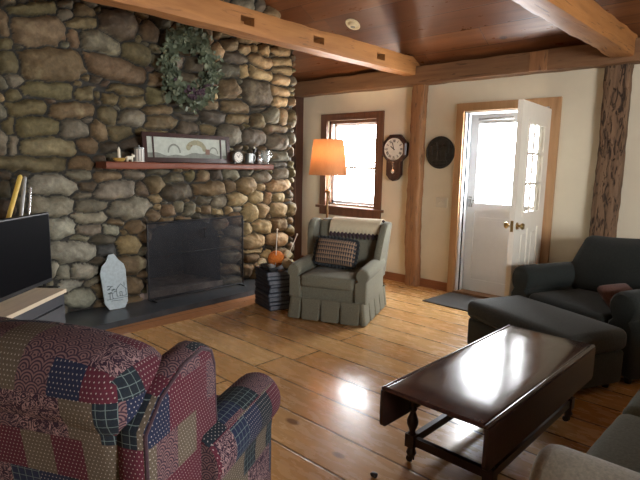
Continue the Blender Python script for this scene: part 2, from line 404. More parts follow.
# ================================================================== ROOM
XL, XR, YB, YF = -5.75, 2.6, 5.447, -2.6
def zc(y): return 2.6 + .57 * (5.38 - y) if y > 1.4 else 2.6 + .57 * 3.98 - .57 * (1.4 - y)
TH = .16
bm = B(); box(bm, XL - TH, XR + TH, YF - TH, YB + .6, -.12, 0); struct(obj('floor', bm, M['floor']))
def wall_grid(name, along, fixed, thick, ranges, holes, ztop, mat=None):
    """wall slab with rectangular openings; ztop(a) gives the top of each end"""
    cuts = sorted(set([ranges[0], ranges[1]] + [h[i] for h in holes for i in (0, 1)] + ([1.4] if along == 'y' else [])))
    bm = B()
    def slab(a0, a1, z0a, z0b, z1a, z1b):
        P = []
        for t_ in (fixed, fixed + thick):
            for a, zl, zh in ((a0, z0a, z1a), (a1, z0b, z1b)):
                for z in (zl, zh): P.append(bm.verts.new((a, t_, z) if along == 'x' else (t_, a, z)))
        for f in ((0, 1, 3, 2), (4, 6, 7, 5), (0, 4, 5, 1), (2, 3, 7, 6), (0, 2, 6, 4), (1, 5, 7, 3)): bm.faces.new([P[i] for i in f])
    for a0, a1 in zip(cuts, cuts[1:]):
        hs = [h for h in holes if h[0] <= a0 + 1e-6 and h[1] >= a1 - 1e-6]
        if hs:
            h = hs[0]
            if h[2] > 0: slab(a0, a1, 0, 0, h[2], h[2])
            slab(a0, a1, h[3], h[3], ztop(a0), ztop(a1))
        else: slab(a0, a1, 0, 0, ztop(a0), ztop(a1))
    return struct(obj(name, bm, mat or M['wall']))
WIN = (-5.04, -4.18, .90, 2.055); DOOR = (-2.97, -2.01, 0, 2.09)
wall_grid('wall_back', 'x', YB, TH, (XL - TH, XR + TH), [WIN, DOOR], lambda a: 2.62)
wall_grid('wall_left', 'y', XL, -TH, (YF - TH, YB), [], lambda a: zc(a) + .02)
RW = [(.4, 2.3, .85, 2.2)]
wall_grid('wall_right', 'y', XR, TH, (YF - TH, YB), RW, lambda a: zc(a) + .02)
FW = []
wall_grid('wall_front', 'x', YF, -TH, (XL - TH, XR + TH), FW, lambda a: 2.62)
bm = B()
for ya, yb in ((5.65, 1.4), (1.4, -2.85)):
    P = [(x, y, zc(y) + dz) for x in (XL - TH, XR + TH) for y in (ya, yb) for dz in (0, .1)]
    vs = [bm.verts.new(p) for p in P]
    for f in ((0, 1, 3, 2), (4, 6, 7, 5), (0, 4, 5, 1), (2, 3, 7, 6), (0, 2, 6, 4), (1, 5, 7, 3)): bm.faces.new([vs[i] for i in f])
struct(obj('ceiling', bm, M['ceil']))

# timbers
struct(hewn('trim_1', M['beam_x'], (XL, 5.36, 2.50), (XR, 5.36, 2.50), .19, .20, .006, 1, 120), 'hewn wall plate timber running along the top of the back wall')
PX = -3.60
o = struct(hewn('trim_2', M['beam_y'], (PX, 5.34, 2.605), (PX, -2.4, 2.605), .17, .195, .006, 2, 220, pockets=[(5.34 - y, -1) for y in (4.62, 3.68, 2.82)]), 'golden hewn tie beam crossing in front of the fireplace, with mortise holes')
struct(hewn('trim_3', M['beam_y'], (-1.375, 5.34, 2.545), (-1.375, -2.4, 2.545), .18, .19, .007, 5, 150), 'rough golden hewn tie beam ending over the carved dark post')
bm = B(); box(bm, -2.19, -2.02, 5.255, 5.27, 2.405, 2.59); struct(obj('trim_4', bm, M['post'], bevel=.004), 'light board patched over a joint in the wall plate')
def wander_post(name, m, x, w, seed, amp, label, wob):
    bm = B(); n = 60; sec = []
    for a in range(4):
        for i in range(5):
            f = -1 + 2 * i / 5; sec.append([(f, -1), (1, f), (-f, 1), (-1, -f)][a])
    rings = []
    for k in range(n + 1):
        z = 2.42 * k / n; cx = x + wob * noise.noise(Vector((seed, z * .9, 0))); hw = w / 2 * (1 + .10 * noise.noise(Vector((seed + 5, z * 1.3, 1)))); ring = []
        for a, b in sec:
            c = .88 if abs(a) > .99 and abs(b) > .99 else 1
            q = Vector((cx + a * hw * c, 5.40 + b * .06 * c, z)); nz = noise.noise(q * 9 + Vector((seed, 0, 0))) * amp + noise.noise(q * 30) * amp * .4
            ring.append(q + Vector((a, b, 0)) * nz)
        rings.append(ring)
    loft(bm, rings); return struct(obj(name, bm, m, smooth='auto'), label)
wander_post('trim_5', M['post'], -3.53, .175, 3.3, .008, 'amber hewn post between the wall clock and the round plaque', .05)
wander_post('trim_6', M['post_dark'], -1.425, .215, 8.1, .007, 'dark deeply weathered carved post behind the charcoal armchair', .02)
bm = B(); box(bm, XL, -5.53, 5.30, YB, 0, 2.42); struct(obj('trim_7', bm, M['post_brown'], bevel=.008), 'dark brown corner post beside the stone fireplace')
# baseboards
bm = B(); box(bm, -5.52, -3.04, YB - .022, YB, 0, .10); struct(obj('baseboard_back', bm, M['basebd'], bevel=.003))
bm = B(); box(bm, -1.94, XR, YB - .022, YB, 0, .10); struct(obj('baseboard_back_right', bm, M['basebd'], bevel=.003))
# border boards in front of hearth
bm = B(); box(bm, -4.46, -4.13, .2, 4.9, 0, .003); struct(obj('trim_8', bm, M['border']), 'orange pine border board in front of the hearth')

# window_1: double-hung with blind
wx0, wx1, wz0, wz1 = WIN
w = struct(thing('window_1', 'double hung window in brown casing above the sage armchair', 'window', (0, 0, 0))); del w['category']
bm = B(); y0, y1 = YB - .028, YB
box(bm, wx0 - .11, wx0, y0, y1, wz0 - .02, wz1 + .09); box(bm, wx1, wx1 + .11, y0, y1, wz0 - .02, wz1 + .09)
box(bm, wx0, wx1, y0, y1, wz1, wz1 + .09)
obj('casing', bm, M['trim'], w, bevel=.004)
bm = B(); box(bm, wx0 - .15, wx1 + .15, YB - .07, YB + .06, wz0 - .045, wz0 - .01); box(bm, wx0 - .11, wx1 + .11, YB - .025, YB, wz0 - .14, wz0 - .045); obj('window_sill', bm, M['trim'], w, bevel=.004)
bm = B()
for a0, a1, b0, b1 in ((wx0, wx0 + .035, wz0, wz1), (wx1 - .035, wx1, wz0, wz1), (wx0, wx1, wz1 - .04, wz1), (wx0, wx1, wz0 - .01, wz0 + .02)): box(bm, a0, a1, YB + .03, YB + .07, b0, b1)
obj('frame', bm, M['trim'], w, bevel=.003)
zm = 1.42
for nm, za, zb, yy in (('lower_sash', wz0 + .02, zm + .015, YB + .075), ('upper_sash', zm - .015, wz1 - .035, YB + .105)):
    bm = B(); a0, a1 = wx0 + .03, wx1 - .03; s_ = .042
    for q in ((a0, a0 + s_, za, zb), (a1 - s_, a1, za, zb), (a0, a1, za, za + (.04 if nm[0] == 'l' else .03)), (a0, a1, zb - .03, zb)): box(bm, q[0], q[1], yy, yy + .03, q[2], q[3])
    so = obj(nm, bm, M['white'], w, bevel=.003)
    bm = B(); box(bm, a0 + s_, a1 - s_, yy + .012, yy + .016, za + .03, zb - .03); obj('pane', bm, M['glass'], so)
bm = B()
for xx in (-4.64, -4.58): box(bm, xx - .012, xx + .012, YB + .05, YB + .072, zm + .015, zm + .03)
obj('sash_lock', bm, M['greymetal'], w)
bm = B()
for k in range(15):
    z = wz1 - .05 - k * .042; box(bm, -.41, .41, -.017, .017, -.001, .001, T((wx0 + wx1) / 2 + .03, YB + .175, z) @ RX(.35))
box(bm, wx0 + .09, wx1 - .04, YB + .16, YB + .19, wz1 - .045, wz1 - .02)
obj('blind', bm, M['blind'], w)

# door_1: casing, jamb; entry leaf swung into the room; door_2 storm door
dx0, dx1, _, dz1 = DOOR
bm = B()
box(bm, dx0 - .075, dx0 + .012, YB - .028, YB, 0, dz1 + .075); box(bm, dx1 - .012, dx1 + .095, YB - .028, YB, 0, dz1 + .075); box(bm, dx0 + .012, dx1 - .012, YB - .028, YB, dz1 - .012, dz1 + .075)
struct(obj('trim_9', bm, M['pine'], bevel=.003), 'knotty pine casing around the open doorway')
bm = B(); box(bm, dx0, dx0 + .03, YB, YB + TH + .03, 0, dz1); box(bm, dx1 - .03, dx1, YB, YB + TH + .03, 0, dz1); box(bm, dx0, dx1, YB, YB + TH + .03, dz1 - .03, dz1)
box(bm, dx0 + .03, dx0 + .045, YB + .05, YB + .09, 0, dz1 - .03); box(bm, dx1 - .045, dx1 - .03, YB + .05, YB + .09, 0, dz1 - .03)
struct(obj('trim_10', bm, M['white'], bevel=.002), 'white door jamb')
bm = B(); box(bm, dx0 + .03, dx0 + .045, YB + .045, YB + .05, 0, dz1 - .03); struct(obj('trim_11', bm, M['ink']), 'black weatherstrip along the door jamb')
bm = B(); box(bm, dx0, dx1, YB - .03, YB + TH + .05, 0, .03); struct(obj('trim_12', bm, M['beam_x'], bevel=.006), 'wooden door threshold')

door = thing('door_1', 'white entry door swung open with narrow divided glass and brass knob', 'door', (dx1 - .035, YB - .01, .02), 0)
struct(door); del door['category']
# leaf local: u along width from hinge, thickness t, z up
DW, DHt, DT = .915, 2.03, .044
bm = B()
gu0, gu1, gz0, gz1 = .20, .715, 1.02, 1.86
for q in ((0, gu0, 0, DHt), (gu1, DW, 0, DHt), (gu0, gu1, 0, .16), (gu0, gu1, .88, gz0), (gu0, gu1, gz1, DHt), ((gu0 + gu1) / 2 - .045, (gu0 + gu1) / 2 + .045, .16, .88)): box(bm, q[0], q[1], 0, DT, q[2], q[3])
leaf = obj('door_leaf', bm, M['creamwhite'], door, bevel=.002)
bm = B()
for a, b in ((gu0, (gu0 + gu1) / 2 - .045), ((gu0 + gu1) / 2 + .045, gu1)):
    box(bm, a, b, .012, DT - .012, .16, .88); box(bm, a + .04, b - .04, .004, DT - .004, .21, .83)
obj('panel', bm, M['creamwhite'], door, bevel=.006)
bm = B(); gw = gu1 - gu0
for side in (-.006, DT - .004):
    for q in ((gu0 - .015, gu0 + .02, gz0 - .015, gz1 + .015), (gu1 - .02, gu1 + .015, gz0 - .015, gz1 + .015), (gu0, gu1, gz0 - .015, gz0 + .02), (gu0, gu1, gz1 - .02, gz1 + .015)): box(bm, q[0], q[1], side, side + .01, q[2], q[3])
    for i in (1, 2):
        box(bm, gu0 + gw * i / 3 - .01, gu0 + gw * i / 3 + .01, side, side + .01, gz0, gz1); z = gz0 + (gz1 - gz0) * i / 3; box(bm, gu0, gu1, side, side + .01, z - .01, z + .01)
obj('muntin', bm, M['creamwhite'], door, bevel=.002)
bm = B(); box(bm, gu0, gu1, DT / 2 - .003, DT / 2 + .003, gz0, gz1); obj('pane', bm, M['glass'], door)
for s_ in (-1, 1):
    m = T(DW - .065, DT / 2, .93) @ RX(-PI / 2 * s_)
    bm = B(); lathe(bm, [(.001, .022), (.033, .022), (.033, .027), (.012, .032), (.011, .052), (.026, .060), (.030, .073), (.024, .086), (.001, .089)], (0, 0, 0), 20, m); lab(obj('door_knob', bm, M['brass'], door, smooth='auto'), 'round aged brass knob')
bm = B(); box(bm, DW - .001, DW + .0015, DT / 2 - .012, DT / 2 + .012, .88, .98); box(bm, DW + .001, DW + .012, DT / 2 - .006, DT / 2 + .006, .92, .94); obj('latch_plate', bm, M['brass'], door)
for z in (.25, 1.05, 1.80):
    bm = B(); lathe(bm, [(.001, -.045), (.007, -.045), (.007, .045), (.001, .045)], (-.006, DT * 0 - .004, z), 10); obj('hinge', bm, M['brass'], door, smooth='auto')
door.rotation_euler = (0, 0, math.radians(-84.5 - 0))
# leaf direction: local +x turned towards the room
sd = thing('door_2', 'white storm door with large bright pane outside the open entry door', 'door', (dx0 + .032, YB + TH - .03, .03)); struct(sd); del sd['category']
W2 = dx1 - dx0 - .064; H2 = dz1 - .065
bm = B()
for q in ((0, .10, 0, H2), (W2 - .10, W2, 0, H2), (.10, W2 - .10, H2 - .11, H2), (.10, W2 - .10, .93, 1.03), (.10, W2 - .10, 0, .14)): box(bm, q[0], q[1], 0, .035, q[2], q[3])
obj('frame', bm, M['white'], sd, bevel=.004)
bm = B(); box(bm, .10, W2 - .10, .012, .024, .14, .93); box(bm, .16, W2 - .16, .004, .03, .20, .87); box(bm, .19, W2 - .19, -.001, .03, .23, .84); obj('panel', bm, M['white'], sd, bevel=.005)
bm = B(); box(bm, .10, W2 - .10, .016, .02, 1.03, H2 - .11); obj('pane', bm, M['glass'], sd)
bm = B(); box(bm, .03, .07, -.02, 0, .98, 1.10); tube(bm, [(.05, -.02, 1.07), (.05, -.05, 1.07), (.13, -.055, 1.06)], .007); obj('handle', bm, M['greymetal'], sd, smooth='auto')
bm = B(); tube(bm, [(.1, -.02, H2 - .06), (.5, -.03, H2 - .06)], .014); obj('closer', bm, M['greymetal'], sd, smooth=True)

# hidden-side windows: plain frames with glass so that the daylight has somewhere to come from
def plain_window(nm, along, fixed, h):
    w = thing(nm, 'plain white window', 'window'); struct(w); del w['category']
    a0, a1, z0, z1 = h; bm = B(); f0, f1 = fixed
    qs = [(a0, a0 + .05, z0, z1), (a1 - .05, a1, z0, z1), (a0, a1, z0, z0 + .05), (a0, a1, z1 - .05, z1), ((a0 + a1) / 2 - .025, (a0 + a1) / 2 + .025, z0, z1)]
    for q in qs:
        if along == 'y': box(bm, f0, f1, q[0], q[1], q[2], q[3])
        else: box(bm, q[0], q[1], f0, f1, q[2], q[3])
    obj('window_frame', bm, M['white'], w)
for i, h in enumerate(RW): plain_window('window_%d' % (i + 2), 'y', (XR + .05, XR + .1), h)
for i, h in enumerate(FW): plain_window('window_%d' % (i + 4), 'x', (YF - .1, YF - .05), h)

# recessed ceiling lamp
cy_, cx_ = 4.653, -3.961
cl = thing('recessed_ceiling_light', 'small round cream recessed eyeball light set in the sloping board ceiling', 'ceiling light', (cx_, cy_, zc(cy_)))
cl.rotation_euler = (math.atan(-.57), 0, 0)
bm = B(); lathe(bm, [(.058, 0), (.085, -.001), (.088, -.006), (.082, -.012), (.062, -.013), (.056, -.004)], n=32); obj('ring', bm, M['led'], cl, smooth='auto')
bm = B(); lathe(bm, [(.001, -.035), (.02, -.034), (.036, -.028), (.048, -.016), (.053, -.002), (.05, .01), (.001, .01)], n=28, mat=T(.0, .0, 0) @ RX(.45)); obj('eyeball', bm, M['led'], cl, smooth=True)
bm = B(); lathe(bm, [(.001, -.0375), (.026, -.0365), (.028, -.032), (.001, -.030)], n=24, mat=RX(.45)); obj('lamp_lens', bm, M['hill'], cl, smooth='auto')

# ================================================================== FIREPLACE
fp = thing('stone_fireplace', 'tall fireplace and chimney of rounded river stones rising to the ceiling', 'fireplace', (-5.2, 2.9, 0))
STN = "1.69 2.53 0.223 0.136 0.19 b;1.66 2.69 0.194 0.054 0.30 o;1.42 2.54 0.058 0.099 0.20 b;1.42 2.37 0.066 0.054 0.17 o;1.91 2.71 0.060 0.049 0.21 g;1.92 2.78 0.077 0.033 0.22 g;2.07 2.76 0.094 0.053 0.05 b;2.05 2.67 0.126 0.050 0.25 o;1.96 2.51 0.052 0.075 0.18 b;1.77 2.26 0.303 0.140 0.14 b;1.45 2.23 0.096 0.094 0.15 o;2.22 2.51 0.197 0.109 -0.03 g;2.39 2.70 0.190 0.139 0.04 r;2.34 2.32 0.314 0.114 -0.14 b;2.54 2.48 0.153 0.109 -0.17 o;2.70 2.71 0.097 0.102 0.19 b;3.09 2.59 0.096 0.059 0.16 b;3.00 2.46 0.105 0.078 0.15 g;3.17 2.45 0.134 0.090 0.14 r;3.16 2.32 0.171 0.090 0.13 r;2.80 2.43 0.089 0.076 0.15 g;2.92 2.66 0.114 0.076 0.17 d;2.80 2.26 0.133 0.077 0.12 b;3.27 2.67 0.100 0.070 0.17 b;3.87 3.21 0.203 0.074 0.22 g;4.29 3.22 0.132 0.114 -0.05 t;4.09 3.24 0.107 0.065 0.22 g;3.49 3.16 0.185 0.050 0.22 d;3.36 2.78 0.077 0.091 0.18 b;3.50 2.64 0.093 0.092 0.55 t;3.65 2.75 0.124 0.084 0.17 b;3.59 2.83 0.136 0.052 0.18 b;3.94 2.85 0.162 0.054 0.18 t;3.86 2.73 0.087 0.065 0.16 t;4.01 2.76 0.060 0.055 0.16 t;4.15 2.76 0.093 0.089 0.16 t;3.73 2.62 0.164 0.067 0.02 d;4.09 2.63 0.168 0.102 -0.19 t;4.42 2.81 0.148 0.069 0.16 t;4.44 2.69 0.149 0.058 0.15 t;4.44 2.58 0.149 0.058 0.14 t;3.62 2.47 0.178 0.085 0.14 d;3.86 2.49 0.072 0.076 0.14 t;4.09 2.50 0.176 0.096 -0.06 t;4.42 2.47 0.132 0.082 0.13 t;4.24 2.97 0.158 0.067 0.18 t;4.48 2.95 0.117 0.069 0.18 b;3.63 2.26 0.152 0.116 0.38 b;4.05 2.28 0.228 0.169 0.11 d;4.39 2.33 0.161 0.073 -0.02 t;4.41 2.21 0.132 0.071 0.10 t;3.44 2.18 0.092 0.063 0.10 t;3.73 2.09 0.238 0.077 0.02 b;3.39 2.08 0.156 0.063 0.09 b;3.43 1.95 0.157 0.085 0.08 d;3.77 1.96 0.171 0.066 0.07 b;4.05 1.95 0.123 0.106 -0.43 b;4.25 2.03 0.144 0.105 0.08 g;4.46 2.03 0.084 0.096 0.08 t;4.33 1.87 0.196 0.059 0.06 b;4.09 2.09 0.154 0.057 0.09 d;3.37 1.81 0.104 0.064 0.06 b;3.64 1.77 0.167 0.132 0.05 g;4.00 1.76 0.182 0.103 0.05 g;4.37 1.72 0.165 0.108 0.04 g;3.32 1.68 0.154 0.085 0.04 b;3.18 1.69 0.111 0.083 0.05 d;4.37 1.55 0.165 0.073 0.02 g;4.37 1.45 0.149 0.049 0.01 d;4.42 1.33 0.118 0.074 -0.00 g;3.28 1.29 0.128 0.075 -0.01 b;3.48 1.31 0.108 0.077 -0.00 d;3.65 1.32 0.169 0.067 -0.00 g;3.90 1.34 0.104 0.046 0.00 d;4.13 1.29 0.142 0.071 -0.01 g;3.38 1.18 0.237 0.099 -0.02 b;3.64 1.20 0.080 0.097 0.42 b;3.89 1.19 0.149 0.116 -0.02 t;4.10 1.18 0.078 0.060 -0.02 t;4.39 1.19 0.200 0.087 0.05 t;4.05 1.05 0.124 0.084 -0.03 t;4.21 1.03 0.081 0.073 -0.03 t;4.39 1.04 0.101 0.074 -0.03 t;3.75 1.04 0.145 0.081 -0.11 t;3.50 1.02 0.123 0.067 -0.04 g;3.31 1.05 0.091 0.055 -0.04 d;3.33 0.93 0.065 0.066 -0.05 b;3.47 0.91 0.095 0.034 -0.05 t;3.65 0.92 0.085 0.046 -0.05 t;3.77 0.93 0.088 0.035 -0.05 w;3.93 0.87 0.137 0.107 -0.05 t;4.13 0.89 0.095 0.097 -0.05 t;4.38 0.88 0.135 0.100 -0.05 t;3.72 0.82 0.101 0.081 -0.06 b;3.90 0.67 0.076 0.084 -0.08 t;4.13 0.69 0.160 0.086 -0.07 t;4.41 0.69 0.136 0.089 -0.07 b;4.38 0.51 0.187 0.089 -0.09 t;3.98 0.52 0.171 0.109 -0.10 t;3.99 0.40 0.157 0.037 -0.11 t;3.98 0.30 0.125 0.061 -0.12 b;3.90 0.18 0.093 0.098 -0.14 b;4.06 0.15 0.112 0.100 -0.14 b;4.42 0.33 0.138 0.064 -0.11 b;4.22 0.33 0.099 0.063 -0.11 t;4.35 0.16 0.154 0.090 -0.13 b;4.22 -0.04 0.168 0.102 -0.16 b;4.46 -0.04 0.141 0.092 -0.15 b;3.53 0.77 0.111 0.068 -0.07 b;3.69 0.67 0.116 0.070 -0.08 g;3.64 0.51 0.172 0.070 -0.10 b;3.66 0.37 0.174 0.071 -0.12 g;3.65 0.21 0.160 0.071 -0.14 b;3.66 0.07 0.176 0.072 -0.15 g;2.45 2.12 0.179 0.047 0.03 o;2.16 2.06 0.046 0.044 0.11 o;2.28 2.03 0.086 0.063 0.10 o;2.50 2.02 0.133 0.065 0.10 o;2.76 2.10 0.132 0.087 0.10 o;2.26 1.88 0.093 0.084 -0.18 o;2.49 1.87 0.153 0.084 0.07 g;2.76 1.97 0.165 0.048 0.09 b;2.82 1.85 0.191 0.069 0.07 b;2.37 1.72 0.137 0.066 -0.03 o;2.16 1.72 0.074 0.108 0.06 b;2.68 1.75 0.151 0.029 0.06 o;3.08 2.01 0.132 0.050 0.09 d;3.10 1.93 0.133 0.041 0.08 d;3.11 1.81 0.146 0.072 0.06 r;2.96 2.07 0.093 0.059 0.10 d;3.14 2.13 0.109 0.051 0.10 b;2.24 1.58 0.115 0.055 0.04 d;2.52 1.62 0.145 0.076 0.04 d;2.82 1.65 0.157 0.089 0.04 b;2.36 1.48 0.119 0.056 0.02 g;2.62 1.49 0.128 0.058 0.02 b;2.93 1.50 0.163 0.071 0.02 g;3.19 1.48 0.112 0.074 0.02 b;3.48 1.51 0.161 0.065 0.02 d;3.80 1.52 0.159 0.068 0.02 b;4.08 1.52 0.139 0.070 0.02 g;1.45 1.98 0.074 0.048 0.11 o;1.36 1.95 0.036 0.039 0.10 t;1.74 2.05 0.225 0.067 0.02 o;2.07 2.06 0.117 0.061 0.11 o;1.55 1.88 0.177 0.065 0.09 o;1.92 1.89 0.190 0.069 0.09 b;1.42 1.72 0.059 0.072 0.06 o;1.62 1.73 0.189 0.075 0.06 o;1.93 1.73 0.123 0.095 0.15 g;1.71 1.56 0.228 0.076 0.04 l;2.06 1.59 0.100 0.072 0.04 b;1.35 1.60 0.051 0.096 0.04 g;1.36 1.84 0.043 0.063 0.09 g;1.48 2.09 0.067 0.048 0.12 g;1.37 2.06 0.043 0.055 0.12 g;1.44 1.58 0.045 0.073 0.04 g;1.57 1.42 0.273 0.067 0.01 o;1.98 1.42 0.116 0.062 0.01 b;1.97 1.31 0.106 0.054 -0.09 g;1.73 1.23 0.207 0.095 -0.02 L;1.37 1.34 0.059 0.041 0.00 d;1.49 1.32 0.053 0.033 -0.00 d;2.04 1.22 0.082 0.055 -0.02 r;1.47 1.23 0.061 0.075 -0.02 d;1.48 1.08 0.046 0.067 -0.04 g;1.35 1.20 0.066 0.082 -0.02 d;1.35 1.04 0.066 0.082 -0.05 d;1.71 1.05 0.207 0.105 -0.05 L;1.98 1.14 0.081 0.036 -0.03 g;2.06 1.04 0.148 0.055 -0.04 g;2.23 1.30 0.135 0.056 -0.01 b;2.50 1.32 0.114 0.048 -0.00 g;2.31 1.18 0.208 0.095 0.11 L;2.58 1.18 0.075 0.079 -0.02 r;2.70 1.23 0.110 0.100 -0.01 b;2.96 1.15 0.189 0.093 -0.03 d;2.94 1.29 0.141 0.051 -0.01 d;2.75 1.35 0.111 0.040 0.00 d;3.15 1.31 0.112 0.053 -0.00 o;2.44 0.99 0.237 0.098 0.12 L;2.71 1.07 0.067 0.050 -0.04 t;2.74 0.99 0.045 0.041 -0.05 t;2.69 0.91 0.078 0.061 -0.06 b;2.86 0.95 0.093 0.072 -0.05 b;2.99 0.99 0.072 0.063 -0.05 g;3.11 0.95 0.074 0.075 -0.05 g;2.08 0.92 0.177 0.056 -0.06 L;2.28 0.88 0.079 0.048 -0.07 b;2.49 0.81 0.095 0.060 -0.08 b;2.82 0.84 0.104 0.052 -0.07 b;3.06 0.83 0.110 0.043 -0.07 b;3.25 0.84 0.103 0.055 -0.06 d;1.78 0.84 0.136 0.098 -0.08 w;2.03 0.81 0.138 0.046 -0.08 g;2.24 0.80 0.078 0.048 -0.08 w;1.92 0.75 0.125 0.028 -0.09 g;2.15 0.71 0.106 0.048 -0.09 d;1.87 0.62 0.230 0.101 -0.11 w;2.21 0.60 0.118 0.067 -0.11 s;2.40 0.63 0.135 0.099 -0.10 t;1.69 0.48 0.051 0.072 -0.14 w;1.78 0.44 0.061 0.064 -0.14 L;1.96 0.43 0.129 0.075 -0.14 w;2.13 0.50 0.096 0.048 -0.12 d;2.35 0.44 0.227 0.099 -0.13 b;1.80 0.31 0.147 0.056 0.03 w;2.05 0.31 0.091 0.040 0.30 g;1.93 0.18 0.175 0.095 -0.18 w;2.16 0.22 0.138 0.098 -0.16 b;2.40 0.21 0.158 0.091 -0.16 b;1.67 0.34 0.068 0.036 -0.16 g;2.16 0.08 0.119 0.049 -0.18 b;2.41 0.07 0.128 0.051 -0.18 b;1.55 0.42 0.113 0.088 -0.15 g;1.48 0.65 0.125 0.103 -0.11 g;1.50 0.86 0.109 0.085 -0.08 g;1.58 0.19 0.133 0.090 -0.18 g;1.36 0.45 0.091 0.102 -0.15 g;1.34 0.79 0.067 0.083 -0.09 g;1.72 0.10 0.078 0.046 -0.19 g"
CX = -4.915
def stone_face():
    COL = dict(o=(.165, .14, .075), g=(.19, .175, .135), b=(.19, .14, .082), t=(.34, .255, .145), d=(.10, .087, .065), r=(.13, .10, .072), l=(.24, .20, .12), L=(.28, .27, .225), w=(.35, .35, .30), s=(.12, .13, .14))
    st = [s.split() for s in STN.split(';')]
    P = np.array([[float(v) for v in s[:5]] for s in st]); cc = np.array([COL[s[5]] for s in st]); rng = np.random.RandomState(3)
    # small filler stones wherever the listed ones leave bare mortar
    cand = [(y, z) for y in np.arange(1.26, 4.66, .035) for z in np.arange(.1, 3.6, .035)]; rng.shuffle(cand); pl = [tuple(p) for p in P]; st2 = list(st); cl = [tuple(c) for c in cc]
    for lim in (.10, .055, .024):
        for y, z in cand:
            if 2.6 < y < 3.46 and z < .80: continue
            A = np.array(pl); dy, dz = y - A[:, 0], z - A[:, 1]; u = dy * np.cos(A[:, 4]) + dz * np.sin(A[:, 4]); v = -dy * np.sin(A[:, 4]) + dz * np.cos(A[:, 4])
            d = np.sqrt((u / A[:, 2]) ** 2 + (v / A[:, 3]) ** 2); s = ((d - 1) * np.minimum(A[:, 2], A[:, 3])).min()
            if s > lim:
                r0 = min(s, .15); pl.append((y, z, r0 * 1.25, r0 * .85, rng.uniform(-.3, .3))); st2.append(st[0]); cl.append(COL['bgdorb'[rng.randint(6)]])
    P, cc, st = np.array(pl), np.array(cl), st2
    jit = 1 + .28 * (rng.rand(len(st), 1) - .5); hue = 1 + .09 * (rng.rand(len(st), 3) - .5); cc = np.clip(.72 * cc * jit * hue * np.array([1.04, .98, .86]), 0, 1)
    cc = np.hstack([cc, rng.rand(len(st), 1)])
    dyz = .010; Y0, Y1 = 1.20, 4.71
    ys = np.arange(Y0, Y1 + 1e-6, dyz); zs = np.arange(0, 3.62, dyz); ny, nz = len(ys), len(zs)
    YY, ZZ = np.meshgrid(ys, zs, indexing='ij')
    def nf(a, b, s, k): return np.sin(a * s + k + 1.7 * np.sin(b * s * .8 + k * 2.1)) * np.cos(b * s * 1.1 + k * 1.3 + 1.3 * np.sin(a * s * .7))
    WY = YY + .012 * nf(YY, ZZ, 17, 1) + .006 * nf(YY, ZZ, 41, 2.2); WZ = ZZ + .011 * nf(YY, ZZ, 15, 4) + .005 * nf(YY, ZZ, 39, .7)
    b1 = np.full(YY.shape, 9.); b2 = np.full(YY.shape, 9.); idx = np.zeros(YY.shape, int); LU = np.zeros(YY.shape); LV = np.zeros(YY.shape)
    for i, (cy, cz, a, b, th) in enumerate(P):
        dy, dz = WY - cy, WZ - cz; u = dy * math.cos(th) + dz * math.sin(th); v = -dy * math.sin(th) + dz * math.cos(th)
        p = 2.2 + 1.1 * rng.rand(); d = (np.abs(u / a) ** p + np.abs(v / b) ** p) ** (1 / p); s = (d - 1) * min(a, b) * (.9 + .1 * d)
        m = s < b1; b2 = np.where(m, b1, np.minimum(b2, s)); idx = np.where(m, i, idx); LU = np.where(m, u / a, LU); LV = np.where(m, v / b, LV); b1 = np.where(m, s, b1)
    edge = np.minimum((b2 - b1) / 2, .013 - b1); mn = np.minimum(P[:, 2], P[:, 3])[idx]
    R = np.clip(mn * .72, .025, .10); t_ = np.clip((edge - .005) / R, 0, 1); dome = np.sqrt(np.clip(1 - (1 - t_) ** 2, 0, 1))
    amp = np.clip(mn * 1.05, .06, .115); off = (rng.rand(len(st)) - .4) * .03; tl = (rng.rand(len(st), 2) - .5) * .035
    H = dome * (amp + off[idx] + tl[idx, 0] * LU + tl[idx, 1] * LV) + .004 * nf(YY, ZZ, 60, 3) * dome + .007 * nf(YY, ZZ, 24, 1.1) * dome
    mort = (t_ <= .02)
    # lateral wrap at both corners
    X = CX + H; Yc = YY.copy()
    X = X - .42 * np.clip(YY - 4.62, 0, 1) ** 1.0 * 2.2 - .35 * np.clip(1.28 - YY, 0, 1) * 2
    # firebox arch opening
    ya, yb, sp, top = 2.585, 3.475, .53, .845
    yc, hw = (ya + yb) / 2, (yb - ya) / 2; arch = sp + (top - sp) * np.sqrt(np.clip(1 - (np.abs(YY - yc) / hw) ** 2.3, 0, 1))
    inside = (YY > ya) & (YY < yb) & (ZZ < arch)
    keep_v = (~inside) & (ZZ < 2.6 + .57 * (5.38 - YY) + .03)
    vid = -np.ones(YY.shape, int); vid[keep_v] = np.arange(keep_v.sum())
    co = np.stack([X[keep_v] + 5.2, Yc[keep_v] - 2.9, ZZ[keep_v]], 1)
    q = np.stack([vid[:-1, :-1], vid[1:, :-1], vid[1:, 1:], vid[:-1, 1:]], -1).reshape(-1, 4); q = q[(q >= 0).all(1)]
    col = cc[idx]; col[mort] = (.035, .032, .026, 0); col = col[keep_v]
    # smooth skirt of stone running back into the wall on the two sides, and jambs of the arch
    me = bpy.data.meshes.new('river_stones'); me.from_pydata(co.tolist(), [], q.tolist())
    ca = me.color_attributes.new('stone_colour', 'FLOAT_COLOR', 'POINT'); ca.data.foreach_set('color', col.astype('f').ravel())
    me.materials.append(M['stone']); me.polygons.foreach_set('use_smooth', [True] * len(me.polygons)); me.update()
    o = bpy.data.objects.new('river_stones', me); C.objects.link(o); o.parent = fp
    return (ya, yb, sp, top)
ya, yb, sp, top = stone_face()
def loc(bm):  # world -> fireplace local
    for v in bm.verts: v.co -= Vector((5.2 * -1, 2.9, 0))
    return bm
bm = B()   # chimney core: sides and back around the firebox
